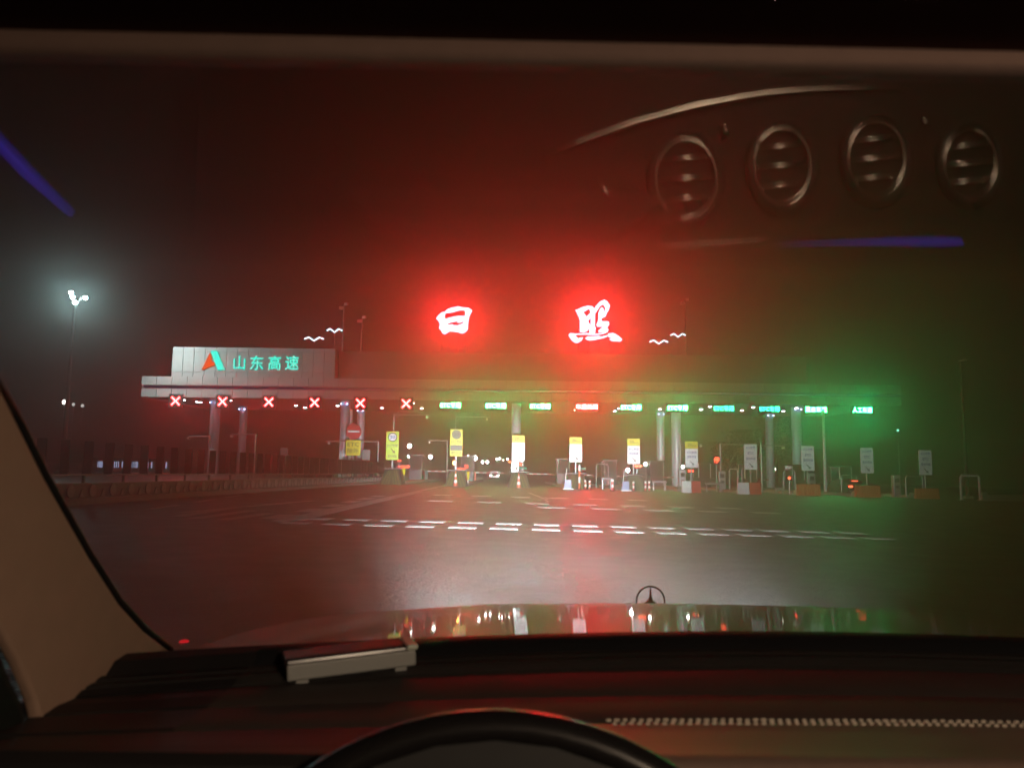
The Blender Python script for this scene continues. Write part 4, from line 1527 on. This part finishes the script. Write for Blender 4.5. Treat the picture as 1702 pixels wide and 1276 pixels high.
# vent panel below the pad (seen mirrored in the top of the windscreen)
VY0, VZ0, VY1, VZ1 = 0.560, -0.242, 0.330, -0.345
VN = Vector((0, -(VZ0 - VZ1), (VY0 - VY1))).normalized()
VP = Vector((0, VY0, H + VZ0))
mb = MB()
mb.grid([[cw(x, y, z) for x in (-0.36, 0.0, 0.4, 0.8, 1.2)] for y, z in ((VY0, VZ0), (0.45, (VZ0 + VZ1) / 2 + 0.002), (VY1, VZ1), (0.31, -0.50))])
mb.build('vent_panel', mat('vent_panel_leather', (0.006, 0.005, 0.004), 0.6, spec=0.15, var=0.15, scale=40, bump=0.1, bscale=500), own)


def mirrored(px, py, lift=0.0):
    """the place on the vent panel that the glass shows at this place of the photograph"""
    p, d = glass_hit(px, py)
    t = (VP + VN * lift - p).dot(VN) / d.dot(VN)
    return p + d * t


def loc(p):
    return (p.x - CAR.x, p.y - CAR.y, p.z - CAR.z)


def ring(c, rx, ry, n=40, a0=0, a1=360, lift=0.0):
    return [mirrored(c[0] + rx * math.cos(R(a0 + (a1 - a0) * k / n)), c[1] - ry * math.sin(R(a0 + (a1 - a0) * k / n)), lift) for k in range(n)]


VENTD = mat('vent_black', (0.006, 0.006, 0.006), 0.5, spec=0.2)
for (c, rx, ry) in (((1137, 283), 58, 75), ((1295, 262), 54, 73), ((1450, 250), 54, 72), ((1604, 258), 50, 66)):
    cc = mirrored(*c)
    t = MB()
    t.tube([loc(p) for p in ring(c, rx, ry, 40, lift=0.004)], 0.0050, 8, closed=True)
    v = t.build('air_vent', VENTD, own, smooth=True)
    MB().tube([loc(p) for p in ring(c, rx * 0.86, ry * 0.86, 40, lift=0.006)], 0.0022, 8, closed=True).build('bezel', CHROMED, v, smooth=True)
    for k in range(3):
        yy = c[1] + (k - 1) * ry * 0.44
        hw = rx * 0.80 * math.sqrt(max(0.05, 1 - ((k - 1) * 0.5) ** 2))
        a, b = mirrored(c[0] - hw, yy + 4, 0.003), mirrored(c[0] + hw, yy - 4, 0.003)
        MB().tube([loc(a), loc((a + b) / 2 + VN * 0.0006), loc(b)], [0.0018, 0.0024, 0.0018], 8).build('louvre', CHROME, v, smooth=True)
arc = [(905, 248), (960, 224), (1050, 192), (1150, 165), (1250, 146), (1340, 137), (1430, 134), (1500, 136)]
MB().tube([loc(mirrored(x, y, 0.004)) for x, y in arc], [0.0040, 0.0048, 0.0052, 0.0048, 0.0038, 0.0026, 0.0018, 0.001], 8).build('chrome_strip', CHROME, own, smooth=True)
ln = [(840, 428), (940, 412), (1050, 400), (1150, 391), (1250, 384), (1340, 379)]
MB().tube([loc(mirrored(x, y, 0.003)) for x, y in ln], 0.0011, 6).build('thin_chrome_line', CHROME, own, smooth=True)
MB().tube([loc(mirrored(x, y, 0.004)) for x, y in ((1290, 392), (1380, 389), (1480, 387), (1560, 387), (1590, 387))], [0.0003, 0.0014, 0.0034, 0.0042, 0.0030], 8).build('ambient_light', AMBIENT, own, smooth=True)
# small rocker switches between the vents
for (x0, y0, x1, y1) in ((1200, 195, 1203, 215), (1524, 192, 1534, 186), (990, 285, 1018, 325)):
    a, b = mirrored(x0, y0, 0.004), mirrored(x1, y1, 0.004)
    MB().tube([loc(a), loc((a + b) / 2), loc(b)], [0.003, 0.0045, 0.003], 10).build('switch', CHROMED, own, smooth=True)
# blue light line along the driver's door, mirrored at the upper left
pts = []
for (px, py) in ((-20, 186), (0, 205), (60, 270), (130, 338)):
    p, d = glass_hit(px, py)
    tt = (-0.40 - p.x) / d.x
    pts.append(loc(p + d * tt))
MB().tube(pts, [0.002, 0.0035, 0.0034, 0.0015], 8).build('ambient_light', AMBIENT, own, smooth=True)

# steering wheel
WC = Vector((-0.008, 0.455, -0.3655))
tilt = R(25)
RW = 0.214
up_w = Vector((0, math.sin(tilt), math.cos(tilt)))
wheel = thing('steering_wheel', '', '')
del wheel['label'], wheel['category']
wheel.parent = own
wheel.location = cw(0, 0, 0)
pts = [WC + Vector((1, 0, 0)) * RW * math.cos(2 * math.pi * k / 64) + up_w * RW * math.sin(2 * math.pi * k / 64) for k in range(64)]
MB().tube(pts, 0.0125, 14, closed=True).build('rim', WHEELL, wheel, smooth=True)
nrm = Vector((1, 0, 0)).cross(up_w)
hub = MB()
base = [WC + Vector((1, 0, 0)) * 0.190 * math.cos(2 * math.pi * k / 32) + up_w * 0.196 * math.sin(2 * math.pi * k / 32) for k in range(32)]
for o_ in (-0.03, 0.02):
    hub.v += [tuple(p + nrm * o_) for p in base]
hub.f = [tuple(range(32)), tuple(reversed(range(32, 64)))] + [(i, (i + 1) % 32, 32 + (i + 1) % 32, 32 + i) for i in range(32)]
bevel(hub.build('hub', DEADBLK, wheel), 0.008)
for a in (180, 0, 270):
    e = WC + Vector((1, 0, 0)) * RW * math.cos(R(a)) + up_w * RW * math.sin(R(a))
    s = WC + (e - WC) * 0.7
    MB().tube([tuple(s), tuple((s + e) / 2), tuple(e)], [0.02, 0.014, 0.012], 8).build('spoke', WHEELL, wheel, smooth=True)
# instrument hood behind the wheel
mb = MB()
arch = [(0.135 * math.cos(R(180 - a)), -0.262 + 0.076 * math.sin(R(a))) for a in range(0, 181, 10)]
arch = [(-0.135, -0.40)] + arch + [(0.135, -0.40)]
mb.prism([(x - CAR.x, z + H - CAR.z) for x, z in arch], (0.572 - CAR.y, 0.640 - CAR.y))
bevel(mb.build('instrument_hood', DEADBLK, own), 0.006)

# bonnet
rowsb = []
NY = 28
for j in range(NY):
    y = 1.00 + 1.22 * j / (NY - 1)
    r_ = []
    for i in range(33):
        u = -0.95 + 1.90 * i / 32
        a = max(0, (y - 1.1) / 0.95)
        z = -0.231 - 0.083 * (y - 1.2) - 0.045 * (abs(u) / 0.95) ** 2.4 - 0.03 * (abs(u) / 0.95) ** 10
        z += 0.0022 * math.exp(-((abs(u) - 0.40) / 0.07) ** 2) * min(1, a * 2)
        f = max(0, y - 1.64 + 0.10 * (abs(u) / 0.87) ** 2)
        z -= 0.55 * f ** 2 + 0.5 * f ** 4
        r_.append(cw(0.37 + u, y, z))
    rowsb.append(r_)
bonnet = MB().grid(rowsb).build('bonnet', PAINTC, own, smooth=True)
STAR = mat('star_metal', (0.10, 0.10, 0.10), 0.35, 1.0)
sc_ = Vector(cw(0.37, 2.08, 0)) + Vector((0, 0, -(991 - 787.5) / F_PX * 2.08))
star = MB()
star.tube([sc_ + Vector((0.0365 * math.cos(2 * math.pi * k / 40), 0, 0.0365 * math.sin(2 * math.pi * k / 40))) for k in range(40)], 0.0024, 8, closed=True)
for a in (90, 210, 330):
    e = sc_ + Vector((0.036 * math.cos(R(a)), 0, 0.036 * math.sin(R(a))))
    star.tube([tuple(sc_), tuple((sc_ + e) / 2), tuple(e)], [0.0065, 0.0028, 0.0012], 6)
star.tube([tuple(sc_ - Vector((0, 0, 0.036))), tuple(sc_ - Vector((0, 0, 0.13)))], 0.008, 8)
star.build('star_emblem', STAR, bonnet, smooth=True)
# headlamps
for s in (-1, 1):
    hx = 0.37 + s * 0.66
    hl = bevel(MB().box(cw(hx, 2.28, 0.66 - H + 0.0), (0.34, 0.10, 0.14)).build('headlamp', BLACK, own), 0.03)
    MB().disc((hx - CAR.x, 0.66 - CAR.z), 0.05, (2.335 - CAR.y, 2.345 - CAR.y), 20).build('lens', HEADLENS, hl)
    MB().box((hx - CAR.x, 2.49 - CAR.y, 0.66 + 0.0085 + 0.06 - CAR.z), (0.60, 0.004, 0.12)).build('beam_shield', BLACK, hl)  # unseen plate added ahead of the lamp to keep the beam off the canopy
    for kind, en, size, pxy in (('main', 26000.0, 33, (860, 665)), ('wide', 6600.0, 68, (980, 430))):
        ld = bpy.data.lights.new('headlamp_beam', 'SPOT')
        ld.energy = en
        ld.spot_size = R(size)
        ld.spot_blend = 1.0
        ld.shadow_soft_size = 0.004
        ld.color = (0.93, 0.97, 1.0)
        lo = bpy.data.objects.new('headlamp_beam', ld)
        COL.objects.link(lo)
        lo.location = (hx, 2.37, 0.66)
        tgt = at(pxy[0], pxy[1], 60)
        lo.rotation_euler = (tgt - lo.location).to_track_quat('-Z', 'Y').to_euler()
        wm = Matrix.LocRotScale(lo.location, lo.rotation_euler, None)
        lo.parent = own
        lo.matrix_parent_inverse = Matrix.Translation(-CAR)

# little glowing red spot at the left end of the cowl
wl = at(306, 1065, 0.845)
MB().tube([loc(wl + Vector((-0.005, 0, -0.001))), loc(wl), loc(wl + Vector((0.005, 0, 0)))], [0.0009, 0.0016, 0.0009], 8).build('red_spot', glow('red_spot_glow', (1.0, 0.02, 0.03), 0.07), own, smooth=True)

# toll transponder lying on the dashboard
YD = 0.825
c = at(586, 1094, YD)
t = thing('toll_transponder', 'small grey box lying on the dashboard below the glass, left of the wheel', 'device',
          (c.x, YD, at(586, 1122, YD).z), R(20))
t.rotation_euler = (0, R(-3.0), R(20))
bevel(MB().box((0, 0.02, 0.014), (0.134, 0.046, 0.020)).build('case', mat('device_dark', (0.03, 0.02, 0.02), 0.25), t), 0.004, 3)
bevel(MB().box((0, -0.0085, 0.0125), (0.130, 0.006, 0.016)).build('front_plate', mat('device_grey', (0.34, 0.34, 0.32), 0.5), t), 0.002)
bevel(MB().box((0.0625, 0.012, 0.0225), (0.012, 0.040, 0.006)).build('end_glint', mat('device_glint', (0.60, 0.62, 0.52), 0.4), t), 0.002)  # pale block painted as the highlight on the right end of the case
for s in (-1, 1):
    MB().box((s * 0.05, 0.01, 0.002), (0.012, 0.03, 0.006)).build('foot', mat('device_grey', (0.3, 0.3, 0.3)), t)

# ------------------------------------------------------------------ the hazy night air
haze_m = bpy.data.materials.new('haze')
haze_m.use_nodes = True
nt = haze_m.node_tree
nt.nodes.remove(nt.nodes['Principled BSDF'])
pv = nt.nodes.new('ShaderNodeVolumePrincipled')
pv.inputs['Color'].default_value = (0.9, 0.9, 0.9, 1)
pv.inputs['Density'].default_value = 0.0014
pv.inputs['Anisotropy'].default_value = 0.55
nt.links.new(pv.outputs[0], nt.nodes['Material Output'].inputs['Volume'])
hz = MB().box((0, 222.5, 9.0), (610, 565, 34)).build('haze', haze_m)
hz['kind'] = 'stuff'
